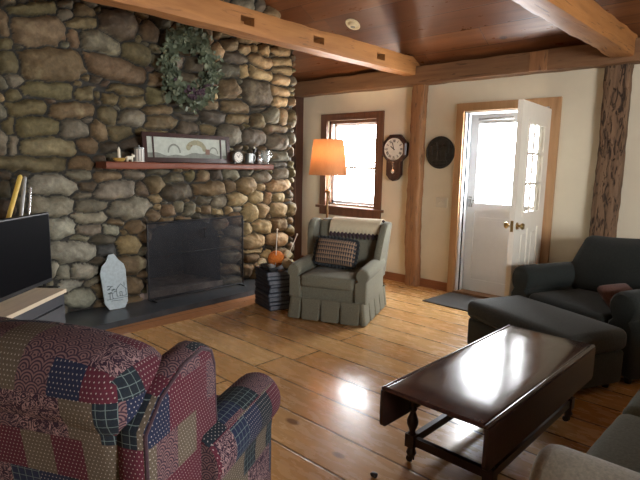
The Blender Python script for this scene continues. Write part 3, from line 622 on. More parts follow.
for x0, x1, y0, y1, z0, z1 in ((-5.74, -4.93, 1.27, 2.50, 0, 3.2), (-5.74, -4.93, 3.56, 4.53, 0, 3.1), (-5.74, -4.93, 2.50, 3.56, 1.0, 3.2)): box(bm, x0, x1, y0, y1, z0, z1)
obj('chimney_core', loc(bm), M['soot'], fp)
bm = B()   # firebox lining with splayed walls and arched throat
prof = []
n = 24; yc, hw = (ya + yb) / 2, (yb - ya) / 2 + .012
pts = [(yc - hw, .0)] + [(yc - hw * math.cos(PI * k / n), sp + (top + .012 - sp) * max(0, math.sin(PI * k / n)) ** .87) for k in range(n + 1)] + [(yc + hw, .0)]
loft(bm, [[Vector((x, yc + (y - yc) * s, z * (1 if x > -5.0 else .97))) for y, z in pts] for x, s in ((-4.86, 1), (-5.1, .95), (-5.45, .72))], caps=False, closed=False)
bm.verts.ensure_lookup_table(); nn = len(pts); bm.faces.new([bm.verts[i] for i in range(2 * nn, 3 * nn)])
obj('firebox', loc(bm), M['soot'], fp, smooth='auto')
bm = B(); box(bm, -5.5, -4.86, 2.5, 3.56, .04, .12); obj('firebox_floor', loc(bm), M['ash'], fp, bevel=.008)
bm = B(); prism(bm, [(-4.95, 1.25), (-4.95, 4.48), (-4.47, 4.0), (-4.43, 3.55), (-4.39, 2.6), (-4.345, 1.9), (-4.34, 1.25)], 0, .055, lambda a, b, d: (a, b, d)); obj('hearth_slab', loc(bm), M['slate'], fp, bevel=.005)
bm = B(); m_ = hewn('mantel_shelf', M['mantel'], (-4.72, 2.09, 1.417), (-4.72, 4.07, 1.417), .22, .062, .004, 7, 60); bm.free()
m_.data.transform(T(5.2, -2.9, 0)); m_.parent = fp

# fire screen
fs = thing('fireplace_screen', 'wide black wire mesh screen standing on the hearth before the firebox', 'fire screen', (-4.735, 3.13, .056), 0)
bm = B()
for p, q in (((-.60, .02), (-.60, .795)), ((.58, .02), (.58, .80)), ((-.60, .795), (.58, .80)), ((-.60, .02), (.58, .02)), ((-.595, .46), (.58, .47))):
    r_ = .009 if p[1] != .46 else .004
    tube(bm, [(0, p[0], p[1]), (0, q[0], q[1])], r_, 8)
obj('frame', bm, M['iron'], fs, smooth='auto')
bm = B(); box(bm, -.0015, .0015, -.595, .575, .02, .795); obj('mesh_panel', bm, M['mesh'], fs)
for yy in (-.56, .54):
    bm = B(); tube(bm, [(-.05, yy, .006), (.08, yy, .006)], .006); tube(bm, [(0, yy, .0), (0, yy, .03)], .006); obj('foot', bm, M['iron'], fs, smooth='auto')
bm = B(); tube(bm, [(.012, .05, .60), (.035, .05, .62), (.035, .05, .68), (.012, .05, .70)], .005); obj('handle', bm, M['iron'], fs, smooth='auto')

# painted slate board leaning on the stones
pc = thing('painted_slate_board', 'pale blue tag-shaped board painted with a house and trees, leaning by the firebox', 'decorative board', (-4.715, 2.19, .057))
pc.rotation_euler = (0, math.radians(-11), math.radians(-2))
poly = [(-.085, .0), (-.125, .06), (-.14, .36), (-.115, .43), (-.065, .47), (-.03, .535), (.03, .54), (.07, .48), (.125, .43), (.14, .37), (.125, .06), (.085, .0), (.0, -.004)]
poly = [(a * .88, b * .97 + .004) for a, b in poly]
bm = B(); prism(bm, poly, -.007, .007, lambda a, b, d: (d, a, b)); obj('board', bm, M['card'], pc, bevel=.004)
bm = B()
def ln(p, q, r=.0025, x=.0085): tube(bm, [(x, *p), (x, *q)], r, 5)
for p, q in (((.01, .12), (.10, .12)), ((.01, .12), (.01, .19)), ((.10, .12), (.10, .18)), ((.0, .18), (.055, .235)), ((.055, .235), (.11, .175)), ((.04, .12), (.04, .16)), ((.04, .16), (.06, .16)), ((.06, .16), (.06, .12)), ((.09, .21), (.09, .25)), ((-.09, .10), (.12, .105)), ((-.05, .085), (.06, .08))): ln(p, q)
for k in range(14):
    a, b = -.08 + .075 * random.random(), .15 + .085 * random.random(); ln((a, b), (a + .025, b + .012 * random.random()), .0035)
ln((-.06, .10), (-.055, .16), .003); ln((-.03, .10), (-.035, .15), .003)
obj('painting', bm, M['cardink'], pc)

# ---------------------------------------------------------------- things on the mantel (top z 1.45)
MZ = 1.452
pf = thing('framed_print', 'long dark-framed print of arched bridges and hills propped on the mantel', 'picture', (-4.70, 3.0, MZ)); pf.rotation_euler = (0, math.radians(-5), 0)
PW, PH = 1.02, .285
bm = B()
for a0, a1, b0, b1 in ((-PW / 2, PW / 2, 0, .045), (-PW / 2, PW / 2, PH - .04, PH), (-PW / 2, -PW / 2 + .045, .045, PH - .04), (PW / 2 - .045, PW / 2, .045, PH - .04), (-PW / 2 + .105, -PW / 2 + .117, .045, PH - .04), (PW / 2 - .125, PW / 2 - .112, .045, PH - .04)): box(bm, -.012, .014, a0, a1, b0, b1)
obj('frame', bm, M['clockwood'], pf, bevel=.003)
bm = B(); box(bm, -.010, .002, -PW / 2 + .04, PW / 2 - .04, .04, PH - .035); obj('print', bm, M['sky'], pf)
bm = B(); x = .004
hp = [(-PW / 2 + .045, .045)] + [(a, .085 + .016 * math.sin(a * 9) + .008 * math.sin(a * 31)) for a in [(-PW / 2 + .045) + i * (PW - .09) / 30 for i in range(31)]] + [(PW / 2 - .045, .045)]
prism(bm, hp, .002, .0032, lambda a, b, d: (d, a, b)); pr = obj('painted_hills', bm, M['hill'], pf)
for c0, r0 in ((-.17, .075), (.30, .06)):
    bm = B()
    P1 = [(c0 - r0 * math.cos(PI * k / 16), .095 + r0 * 1.2 * math.sin(PI * k / 16)) for k in range(17)]; P2 = [(c0 + r0 * .78 * math.cos(PI * k / 16), .095 + r0 * .95 * math.sin(PI * k / 16)) for k in range(17)]
    for i in range(16):
        a, b, c_, d_ = P1[i], P1[i + 1], P2[15 - i], P2[16 - i]; bm.faces.new([bm.verts.new((.0036, *q)) for q in (a, b, c_, d_)])
    obj('painted_arch', bm, M['hill'], pf)
bm = B()
c0, r0 = .09, .10
for i in range(20):
    an = PI * (i / 19) * .85 + .2; lathe(bm, [(.001, -.001), (.022 + .008 * random.random(), 0), (.001, .001)], (.0036, c0 + r0 * math.cos(an), .125 + r0 * .8 * math.sin(an)), 8, RY(PI / 2))
obj('painted_tree', bm, M['olive'], pf)
bm = B(); box(bm, .002, .0042, .20, .25, .085, .14); obj('painted_cottage', bm, M['printbrown'], pf)
bm = B(); box(bm, .002, .0042, -.01, .04, .165, .18); obj('painted_cloud', bm, M['printbrown'], pf)

ch = thing('candle_holder', 'small gilt dish with an ivory candle stub at the left of the mantel', 'candle holder', (-4.62, 2.215, MZ))
bm = B(); lathe(bm, [(.001, 0), (.035, 0), (.05, .012), (.058, .03), (.052, .033), (.03, .018), (.026, .03), (.020, .032), (.001, .02)], n=20); obj('dish', bm, M['gold'], ch, smooth='auto')
bm = B(); lathe(bm, [(.001, .018), (.014, .018), (.013, .105), (.008, .118), (.004, .13), (.001, .132)], n=12); obj('candle', bm, M['candle'], ch, smooth='auto')
an = thing('animal_figurine', 'tiny white and gilt animal figurine right of the candle stub', 'figurine', (-4.60, 2.305, MZ))
bm = B(); rbox(bm, (0, 0, .035), (.016, .032, .017), .012); rbox(bm, (0, .035, .052), (.012, .016, .012), .009)
for a in (-.022, .022):
    for b in (-.009, .009): tube(bm, [(b, a, .0), (b, a, .03)], [.006, .008], 6)
tube(bm, [(0, -.03, .04), (0, -.045, .03), (0, -.048, .015)], .004, 6); tube(bm, [(.007, .03, .06), (.009, .027, .072)], .004, 5); tube(bm, [(-.007, .03, .06), (-.009, .027, .072)], .004, 5)
obj('body', bm, M['candle'], an, smooth=True)
tn = thing('striped_canister', 'white canister with dark stripes and a knob lid left of the framed print', 'canister', (-4.62, 2.41, MZ))
bm = B(); lathe(bm, [(.001, 0), (.042, 0), (.044, .004), (.044, .12), (.001, .121)], n=24); obj('body', bm, M['tin'], tn, smooth='auto')
bm = B()
for k in range(10):
    a = 2 * PI * k / 10; box(bm, .0435, .0452, -.004, .004, .008, .115, RZ(a))
obj('stripes', bm, M['tinline'], tn)
bm = B(); lathe(bm, [(.046, .118), (.046, .13), (.03, .136), (.008, .137), (.010, .148), (.001, .152)], n=20); obj('lid', bm, M['hammered'], tn, smooth='auto')

def small_clock():
    c = thing('mantel_clock', 'small round white-faced clock to the right of the framed print', 'clock', (-4.63, 3.565, MZ))
    m = T(0, 0, .068) @ RY(PI / 2)
    bm = B(); lathe(bm, [(.001, -.02), (.058, -.02), (.066, -.012), (.067, .012), (.062, .018), (.057, .012), (.001, .012)], n=32, mat=m)
    for s in (-1, 1): tube(bm, [(0, .035 * s, .02), (0, .045 * s, -.0)], .007, 8)
    obj('case', bm, M['hammered'], c, smooth='auto')
    bm = B(); lathe(bm, [(.001, .0125), (.056, .0125), (.056, .0145), (.001, .0145)], n=32, mat=m); obj('dial', bm, M['face'], c, smooth='auto')
    bm = B()
    for k in range(12):
        a = 2 * PI * k / 12; box(bm, .0143, .016, -.0022, .0022, .038, .05, T(0, 0, .068) @ RX(a))
    obj('hour_marks', bm, M['ink'], c)
    for L, wd, a in ((.028, .0026, .9), (.040, .0018, -.5)):
        bm = B(); box(bm, .0155, .0168, -wd, wd, -.006, L, T(0, 0, .068) @ RX(a)); obj('clock_hand', bm, M['ink'], c)
small_clock()
mg = thing('ribbed_pewter_mug', 'ribbed pewter mug with a loop handle between the small clock and glass jug', 'mug', (-4.62, 3.715, MZ))
bm = B()
lathe(bm, [(.001, 0), (.046, 0), (.05, .006), (.046, .012)] + [(.044 + .003 * (k % 2), .018 + k * .009) for k in range(10)] + [(.047, .112), (.043, .112), (.041, .014), (.001, .012)], n=28); obj('body', bm, M['hammered'], mg, smooth='auto')
bm = B(); tube(bm, [(0, .044, .095), (0, .07, .098), (0, .085, .07), (0, .075, .035), (0, .045, .025)], .006); obj('handle', bm, M['hammered'], mg, smooth=True)
cd_ = thing('iron_candlestick', 'short dark candlestick standing behind the glass jug on the mantel', 'candlestick', (-4.70, 3.85, MZ))
bm = B(); lathe(bm, [(.001, 0), (.04, 0), (.042, .008), (.02, .016), (.010, .03), (.016, .05), (.009, .07), (.009, .13), (.02, .145), (.022, .17), (.016, .17), (.014, .15), (.001, .15)], n=18); obj('stem', bm, M['blackmetal'], cd_, smooth='auto')
bm = B(); lathe(bm, [(.001, .15), (.011, .15), (.011, .185), (.003, .19), (.001, .20)], n=12); obj('candle', bm, M['candle'], cd_, smooth='auto')
jg = thing('cut_glass_jug', 'clear cut glass jug with handle at the right end of the mantel', 'jug', (-4.62, 3.945, MZ))
bm = B(); pr_ = [(.001, 0), (.045, 0), (.047, .008), (.036, .018), (.05, .05), (.054, .08), (.046, .115), (.05, .14), (.055, .15), (.050, .15), (.042, .115), (.049, .08), (.045, .05), (.030, .022), (.001, .02)]
lathe(bm, pr_, n=14); obj('body', bm, M['clearglass'], jg, smooth='auto')
bm = B(); tube(bm, [(0, .05, .135), (0, .085, .135), (0, .095, .10), (0, .075, .06), (0, .05, .05)], .006); obj('handle', bm, M['clearglass'], jg, smooth=True)
sh = thing('silver_cruet', 'little silver cruet with a knob stopper in front of the candlestick', 'cruet', (-4.60, 3.845, MZ))
bm = B(); lathe(bm, [(.001, 0), (.028, 0), (.03, .005), (.02, .012), (.03, .035), (.031, .06), (.014, .085), (.016, .10), (.001, .10)], n=18); obj('body', bm, M['silver'], sh, smooth='auto')
bm = B(); lathe(bm, [(.001, .1), (.012, .1), (.008, .11), (.013, .122), (.008, .134), (.001, .136)], n=14); obj('stopper', bm, M['silver'], sh, smooth='auto')

# wreath
wr = thing('leafy_wreath', 'large dusty green eucalyptus wreath hanging on the chimney stones', 'wreath', (-4.735, 3.02, 2.39))
bm = B(); 
tube(bm, [(.03 * math.sin(k * .9), .235 * math.cos(2 * PI * k / 40), .285 * math.sin(2 * PI * k / 40)) for k in range(41)], .016, 6); tube(bm, [(.02 * math.cos(k * 1.3), .25 * math.cos(2 * PI * k / 40), .30 * math.sin(2 * PI * k / 40)) for k in range(41)], .010, 6); obj('twig_ring', bm, M['twig'], wr, smooth=True)
def leaves(num, seed, size, dr):
    rnd = random.Random(seed); bm = B()
    for i in range(num):
        a = rnd.random() * 2 * PI; rr = 1 + rnd.gauss(0, dr); p = Vector((.01 + .07 * rnd.random(), .25 * rr * math.cos(a), .305 * rr * math.sin(a)))
        s = size * (.6 + .8 * rnd.random()); m = T(*p) @ Matrix.Rotation(rnd.random() * 6.3, 4, 'X') @ Matrix.Rotation(rnd.uniform(-.9, .9), 4, 'Z') @ Matrix.Rotation(rnd.uniform(-.9, .9), 4, 'Y')
        c = .28 * s; vs = [bm.verts.new(m @ Vector(q)) for q in ((0, 0, -.1 * s), (c * .4, -.42 * s, .4 * s), (0, 0, .35 * s), (c * .4, .42 * s, .4 * s), (c * .3, -.34 * s, .85 * s), (0, 0, .75 * s), (c * .3, .34 * s, .85 * s), (c, 0, 1.15 * s))]
        for f in ((0, 1, 2), (0, 2, 3), (1, 4, 5, 2), (2, 5, 6, 3), (4, 7, 5), (5, 7, 6)): bm.faces.new([vs[k] for k in f])
    return bm
o = obj('leaves', leaves(750, 1, .052, .17), M['leafg'], wr, smooth=True); o = lab(obj('pale_leaves', leaves(280, 2, .045, .15), M['leafp'], wr, smooth=True), 'pale sage leaves')
bm = B(); rnd = random.Random(5); tube(bm, [(.075, .215 * math.cos(a), .26 * math.sin(a)) for a in [-2.3 + k * .1 for k in range(18)]], .006, 5)
for i in range(60):
    a = -1.45 + rnd.gauss(0, .32); rr = .86 + rnd.gauss(0, .07); c0 = Vector((.07 + .03 * rnd.random(), .25 * rr * math.cos(a), .30 * rr * math.sin(a)))
    for k in range(5):
        m = T(*c0) @ Matrix.Rotation(k * 1.26 + i, 4, 'X'); vs = [bm.verts.new(m @ Vector(q)) for q in ((0, 0, 0), (.008, -.008, .012), (.012, 0, .02), (.008, .008, .012))]; bm.faces.new(vs)
lab(obj('dried_flowers', bm, M['plum'], wr), 'dark plum dried flowers')

# poles leaning left of the chimney, behind the television
def pole(name, label, p0, p1, r, m, tip=None):
    L = (Vector(p1) - Vector(p0)).length; o = thing(name, label, 'pole', p0); d = (Vector(p1) - Vector(p0)).normalized(); o.rotation_mode = 'QUATERNION'; o.rotation_quaternion = Vector((0, 0, 1)).rotation_difference(d)
    bm = B(); lathe(bm, [(.001, 0), (r, 0), (r, L - r), (r * .7, L - r * .3), (.001, L)], n=14); obj('shaft', bm, m, o, smooth='auto')
    bm = B(); lathe(bm, [(.001, -.001), (r * 1.35, -.001), (r * 1.35, .06), (.001, .06)], n=14); obj('ferrule', bm, M['iron'], o, smooth='auto')
pole('broom_handle', 'yellow painted broom handle leaning on the stones behind the television', (-4.45, .93, .03), (-4.58, 1.385, 1.335), .018, M['yellow'])
pole('grey_pole', 'grey steel pole leaning between the yellow handle and the silver rod', (-4.50, 1.20, .03), (-4.58, 1.415, 1.325), .014, M['greymetal'])
pole('silver_rod', 'thin bright silver rod leaning rightmost of the poles behind the television', (-4.52, 1.30, .03), (-4.59, 1.455, 1.24), .008, M['silver'])

# ================================================================== TV + CONSOLE
ang = math.atan2(-.74, .67)   # direction along the console towards the camera
cn = thing('tv_console', 'low charcoal television console with a pale wood top in the left corner', 'tv stand', (-4.02, 1.46, 0), ang)
L, D, H = 1.30, .42, .50      # local x along length, local y = towards the stones (behind) negative side
bm = B(); box(bm, -.01, L, -D, .015, H - .028, H); obj('top', bm, M['console_top'], cn, bevel=.004)
bm = B(); box(bm, .0, .03, -D + .01, 0, .0, H - .028); box(bm, L - .04, L - .01, -D + .01, 0, 0, H - .028); box(bm, .03, L - .04, -D + .01, -D + .03, .05, H - .028); box(bm, .03, L - .04, -D + .03, 0, .05, .08); obj('body', bm, M['console'], cn, bevel=.002)
for k in range(3):
    a0 = .035 + k * (L - .08) / 3; a1 = a0 + (L - .08) / 3 - .006
    bm = B(); box(bm, a0, a1, -.012, .006, .085, .38); dr = obj('door', bm, M['console'], cn, bevel=.003)
    bm = B(); tube(bm, [(a1 - .05, .006, .30), (a1 - .05, .03, .31), (a1 - .05, .03, .35), (a1 - .05, .006, .36)], .005); lab(obj('handle', bm, M['silver'], dr, smooth=True), 'bright metal pull')
bm = B(); box(bm, .03, L - .04, -.012, .004, .39, H - .03); obj('rail', bm, M['console'], cn, bevel=.002)
tv = thing('television', 'flat black television switched off, standing on the pale console top', 'television', (-4.155, 1.425, .501), ang)
tv.location = (-4.02 - .08 - .74 * .17 + .0, 1.46 + .095 - .67 * .17 + .0, .501)
TW, Tz0, Tz1 = .98, .028, .565
bm = B(); rbox(bm, (TW / 2, 0, (Tz0 + Tz1) / 2), (TW / 2, .018, (Tz1 - Tz0) / 2), .008); rbox(bm, (TW / 2, -.03, .25), (TW * .36, .03, .16), .02); obj('cabinet', bm, M['tv'], tv, smooth='auto')
bm = B(); box(bm, .014, TW - .014, .017, .0195, Tz0 + .03, Tz1 - .014); obj('screen', bm, M['screen'], tv)
for a in (.07, TW - .12): 
    bm = B(); box(bm, a, a + .03, -.10, .11, 0, .008); tube(bm, [(a + .015, 0, .006), (a + .015, 0, .05)], .012); obj('foot', bm, M['tv'], tv, bevel=.002)

# ================================================================== BOOKS + KNITTING
names = [('lowest', 'lowest'), ('second', 'second from the floor'), ('third', 'third from the floor'), ('fourth', 'fourth from the floor'), ('fifth', 'fifth from the floor'), ('sixth', 'sixth from the floor'), ('seventh', 'seventh from the floor'), ('eighth', 'second from the top'), ('ninth', 'topmost')]
rnd = random.Random(11); z = 0.004
ths = [.05, .035, .05, .038, .05, .032, .045, .036, .048]
for i in range(9):
    h = ths[i]; ox, oy = rnd.uniform(-.012, .012), rnd.uniform(-.012, .012)
    bk = thing('large_book', 'large dark blue clothbound volume, %s in the pile beside the sage armchair' % names[i][1], 'book', (-3.94 + ox, 3.53 + oy, z), math.radians(-17 + rnd.uniform(-3, 3)), 'pile of dark volumes beside the hearth')
    w2, d2 = .178, .16
    bm = B(); box(bm, -w2, w2, -d2, d2, 0, .005); box(bm, -w2, w2, -d2, d2, h - .005, h); n8 = 8
    sp_ = [(-d2 - .006 * math.sin(PI * k / n8), h * k / n8) for k in range(n8 + 1)] + [(-d2 + .004, h), (-d2 + .004, 0)]
    prism(bm, sp_, -w2, w2, lambda a, b, d: (d, a, b)); obj('cover', bm, M['bookblue'], bk, bevel=.0012)
    bm = B(); box(bm, -w2 + .008, w2 - .008, -d2 + .004, d2 - .008, .005, h - .005); obj('pages', bm, M['pages'], bk)
    z += h + .001
BZ = z
yb_ = thing('orange_yarn_ball', 'big orange ball of yarn on top of the dark book pile', 'yarn', (-3.985, 3.56, BZ + .088))
bm = B(); R_ = .086
for j in range(34):
    rnd2 = random.Random(j); ax_ = Vector((rnd2.gauss(0, 1), rnd2.gauss(0, 1), rnd2.gauss(0, 1))).normalized(); q = ax_.to_track_quat('Z', 'Y').to_matrix()
    tube(bm, [q @ Vector((R_ * .93 * math.cos(a), R_ * .93 * math.sin(a), R_ * .25 * math.sin(2 * a + j) * .3)) for a in [2 * PI * k / 24 for k in range(25)]], .0055, 5)
obj('strands', bm, M['orange'], yb_, smooth=True)
bm = B(); bmesh.ops.create_icosphere(bm, subdivisions=3, radius=R_ * .92); obj('core', bm, M['orange'], yb_, smooth=True)
def skein(loc, r, seed, label):
    t_ = thing('cream_yarn_ball', label, 'yarn', loc, 0, 'cream yarn on the book pile'); bm = B()
    for j in range(20):
        rnd2 = random.Random(j + seed); ax_ = Vector((rnd2.gauss(0, 1), rnd2.gauss(0, 1), rnd2.gauss(0, 1))).normalized(); q = ax_.to_track_quat('Z', 'Y').to_matrix()
        tube(bm, [q @ Vector((r * .93 * math.cos(a), r * .93 * math.sin(a), 0)) for a in [2 * PI * k / 16 for k in range(17)]], .005, 5)
    obj('strands', bm, M['cream'], t_, smooth=True)
    bm = B(); bmesh.ops.create_icosphere(bm, subdivisions=2, radius=r * .9); obj('core', bm, M['cream'], t_, smooth=True)
skein((-4.085, 3.455, BZ + .047), .046, 50, 'cream yarn ball left of the orange one on the book pile')
skein((-3.865, 3.60, BZ + .052), .052, 80, 'cream yarn ball right of the orange one on the book pile')
skein((-3.905, 3.65, BZ + .135), .040, 110, 'small cream yarn ball topmost behind the right-hand knitting needle')
def needle(label, p0, p1):
    o = thing('knitting_needle', label, 'knitting needle', p0, 0, 'knitting needles in the yarn'); v = Vector(p1) - Vector(p0); o.rotation_mode = 'QUATERNION'; o.rotation_quaternion = Vector((0, 0, 1)).rotation_difference(v.normalized()); L = v.length
    bm = B(); lathe(bm, [(.001, 0), (.0045, .02), (.0045, L)], n=10); obj('shaft', bm, M['ivory'], o, smooth='auto')
    bm = B(); lathe(bm, [(.004, L - .002), (.009, L), (.010, L + .008), (.006, L + .014), (.001, L + .015)], n=12); obj('knob', bm, M['ivory'], o, smooth=True)
needle('upright ivory knitting needle standing in the orange yarn', (-3.93, 3.50, BZ + .01), (-3.955, 3.545, .79))
needle('slanting ivory knitting needle leaning right out of the cream yarn', (-3.89, 3.57, BZ + .01), (-3.845, 3.72, .735))
kp = thing('dark_knitted_piece', 'folded dark knitted piece with a grey tuft lying at the front of the book pile', 'knitting', (-3.91, 3.41, BZ + .022), -.25)
bm = B(); rbox(bm, (-.02, 0, .004), (.12, .045, .014), .012, fn=lambda q, u: Vector((q.x, q.y, q.z + .008 * math.sin(q.x * 45)))); obj('knitting', bm, M['ruffle'], kp, smooth=True)
bm = B(); rbox(bm, (.05, -.01, .028), (.04, .03, .018), .017, fn=lambda q, u: q * (1 + .12 * noise.noise(q * 60))); obj('tuft', bm, M['greywool'], kp, smooth=True)

# ================================================================== FLOOR LAMP
lp = thing('floor_lamp', 'brass floor lamp with a lit orange drum shade behind the sage armchair', 'floor lamp', (-4.24, 4.60, 0))
bm = B(); lathe(bm, [(.001, 0), (.14, 0), (.145, .01), (.13, .022), (.05, .035), (.02, .06), (.001, .06)], n=32); obj('base', bm, M['copper'], lp, smooth='auto')
bm = B(); lathe(bm, [(.014, .05), (.014, 1.11), (.022, 1.125), (.032, 1.135), (.036, 1.15), (.018, 1.165), (.012, 1.175), (.012, 1.42)], n=18); obj('pole', bm, M['copper'], lp, smooth='auto')
bm = B(); lathe(bm, [(.018, 1.17), (.021, 1.18), (.021, 1.33), (.017, 1.34)], n=16); lab(obj('candle_sleeve', bm, M['candle'], lp, smooth='auto'), 'cream sleeve below the shade')
bm = B(); N_ = 48
rg = [[Vector((r * math.cos(2 * PI * k / N_), r * math.sin(2 * PI * k / N_), z)) for k in range(N_)] for r, z in ((.226, 1.335), (.228, 1.34), (.180, 1.745), (.178, 1.75), (.175, 1.745), (.222, 1.34), (.226, 1.335))]
loft(bm, rg, caps=False); obj('lamp_shade', bm, M['shade'], lp, smooth='auto')
bm = B(); lathe(bm, [(.001, 1.44), (.02, 1.44), (.038, 1.48), (.042, 1.52), (.03, 1.56), (.001, 1.57)], n=16); obj('bulb', bm, M['bulb'], lp, smooth=True)
bm = B(); tube(bm, [(0, 0, 1.42), (.06, 0, 1.5), (.05, 0, 1.62), (0, 0, 1.74), (-.05, 0, 1.62), (-.06, 0, 1.5), (0, 0, 1.42)], .002, 6)
for k in range(3): tube(bm, [(0, 0, 1.74), (.174 * math.cos(2.1 * k), .174 * math.sin(2.1 * k), 1.744)], .002, 5)
obj('harp', bm, M['copper'], lp, smooth=True)

# ================================================================== WALL CLOCK, PLAQUE, SWITCH
ck = thing('pendulum_wall_clock', 'dark octagonal schoolhouse pendulum clock hanging between window and amber post', 'wall clock', (-3.865, YB - .004, 1.665)); ck.scale = (1.12, 1, 1.0)
ky = -1
def octo(r, c0=0): return [(r * math.cos(PI / 8 + k * PI / 4), c0 + r * 1.08 * math.sin(PI / 8 + k * PI / 4)) for k in range(8)]
bm = B(); loft(bm, [[Vector((a, -d, b)) for a, b in octo(r)] for d, r in ((0, .175), (.045, .178), (.062, .160), (.062, .138), (.05, .132))])
poly = [(-.095, -.12), (-.095, -.32), (-.05, -.375), (0, -.395), (.05, -.375), (.095, -.32), (.095, -.12)]
prism(bm, poly, 0, -.055); prism(bm, [(a * .62 + 0, -.2 + (b + .2) * 1) for a, b in ((-.095, -.15), (-.095, -.29), (0, -.345), (.095, -.29), (.095, -.15))], -.055, -.060)
obj('case', bm, M['clockwood'], ck, bevel=.004)
bm = B(); lathe(bm, [(.001, .050), (.128, .050), (.131, .056), (.128, .060), (.122, .054), (.001, .0535)], n=40, mat=RX(PI / 2) @ Matrix.Scale(1.04, 4, (0, 1, 0))); obj('dial', bm, M['face'], ck, smooth='auto')
ROM = ['XII', 'I', 'II', 'III', 'IIII', 'V', 'VI', 'VII', 'VIII', 'IX', 'X', 'XI']
def stroke(p, q, mtx, r=.0028): tube(bm, [mtx @ Vector((p[0], -.0545, p[1])), mtx @ Vector((q[0], -.0545, q[1]))], r, 5)
for k, s in enumerate(ROM):
    bm = B(); m = Matrix.Rotation(2 * PI * k / 12, 4, 'Y') @ T(0, 0, .100); wds = {'I': .008, 'V': .018, 'X': .018}; tot = sum(wds[c] for c in s); x = -tot / 2
    for c in s:
        w_ = wds[c]; h_ = .016
        if c == 'I': stroke((x + w_ / 2, -h_), (x + w_ / 2, h_), m)
        elif c == 'V': stroke((x + .002, h_), (x + w_ / 2, -h_), m); stroke((x + w_ - .002, h_), (x + w_ / 2, -h_), m, .0015)
        else: stroke((x + .002, h_), (x + w_ - .002, -h_), m); stroke((x + w_ - .002, h_), (x + .002, -h_), m, .0015)
        x += w_
    obj('roman_numeral', bm, M['ink'], ck)
for L_, w_, a in ((.055, .005, math.radians(-52)), (.085, .0035, math.radians(85 - 100))):
    bm = B(); box(bm, -w_, w_, -.061, -.058, -.015, L_, Matrix.Rotation(a, 4, 'Y')); obj('clock_hand', bm, M['ink'], ck)
bm = B(); box(bm, -.0025, .0025, -.064, -.061, -.29, -.15); lathe(bm, [(.001, .060), (.022, .060), (.024, .065), (.001, .069)], (0, 0, -.275), 20, RX(PI / 2)); obj('pendulum', bm, M['silver'], ck, smooth='auto')

pq = thing('round_relief_plaque', 'black round relief plaque on the cream wall left of the doorway', 'wall plaque', (-3.24, YB - .003, 1.625))
bm = B(); lathe(bm, [(.001, 0), (.185, 0), (.188, .012), (.182, .022), (.170, .022), (.166, .015), (.001, .015)], n=48, mat=RX(PI / 2)); obj('disc', bm, M['bronze'], pq, smooth='auto')
bm = B()  # low relief: two standing figures and foliage
for cx0, cz0, sx, sz in ((-.06, .0, .032, .085), (.05, -.01, .035, .075), (-.06, .10, .018, .02), (.05, .085, .018, .02), (.0, -.11, .10, .018), (.10, .05, .02, .06), (-.115, .02, .016, .05), (0, .03, .03, .012)):
    rbox(bm, (cx0, -.016, cz0), (sx, .008, sz), .007, mid=2)
obj('relief', bm, M['bronze'], pq, smooth=True)
sw = thing('light_switch_plate', 'small ivory double switch plate low on the wall under the round plaque', 'light switch', (-3.19, YB - .001, 1.045))
bm = B(); rbox(bm, (0, -.003, 0), (.075, .004, .058), .003); obj('plate', bm, M['switch'], sw, smooth='auto')
for a in (-.03, .03): bm = B(); rbox(bm, (a, -.011, .003), (.006, .007, .012), .003, mid=1); obj('toggle', bm, M['switch'], sw, smooth=True)
dm = thing('doormat', 'flat dark grey doormat on the floor at the doorway', 'doormat', (-2.56, 5.10, .001), -.03)
bm = B(); rbox(bm, (0, 0, .006), (.42, .28, .006), .005, mid=10); obj('pile', bm, M['mat'], dm, smooth='auto')
bm = B()
for q in ((-.43, .43, -.29, -.27), (-.43, .43, .27, .29), (-.43, -.41, -.27, .27), (.41, .43, -.27, .27)): box(bm, q[0], q[1], q[2], q[3], 0, .010)
obj('rim', bm, M['blackmetal'], dm, bevel=.003)

# ================================================================== SAGE ARMCHAIR (skirted wing chair)
def arm_roll(bm, xc, r, zt, y0, y1, zb, xin, xout, flare=0., n=18, droop=0., mat=None, sgn=1):
    """rolled arm: round top (radius r, centre x xc) above a panel (xin..xout) down to zb; y0 back, y1 front"""
    def section(sc_, yy, zt_):
        P = []
        for k in range(n + 1):
            a = -PI * .28 + (PI * 1.56) * k / n; P.append((xc + r * math.cos(a) * sgn, zt_ - r + r * math.sin(a)))
        P += [(xin, zt_ - 2.1 * r), (xin, zb), (xout, zb), (xout, zt_ - 2.3 * r)]
        cz = (zt_ + zb) / 2; cxm = sum(p[0] for p in P) / len(P)
        return [Vector((cxm + (a - cxm) * sc_, yy, cz + (b - cz) * (1 - (1 - sc_) * .35))) for a, b in P]
    L = y1 - y0; ring = []
    for f, s in ((0, .9), (.03, 1), (.5, 1), (.85, 1.), (.955, .985), (.985, .93), (1, .78)):
        ring.append(section(s, y0 + L * f, zt - droop * f))
    if mat is not None: ring = [[mat @ p for p in r_] for r_ in ring]
    loft(bm, ring)
a1 = math.radians(22.8)
gc = thing('sage_armchair', 'sage grey skirted wing armchair facing the room between fireplace and window', 'armchair', (-3.365, 3.865, 0), a1)
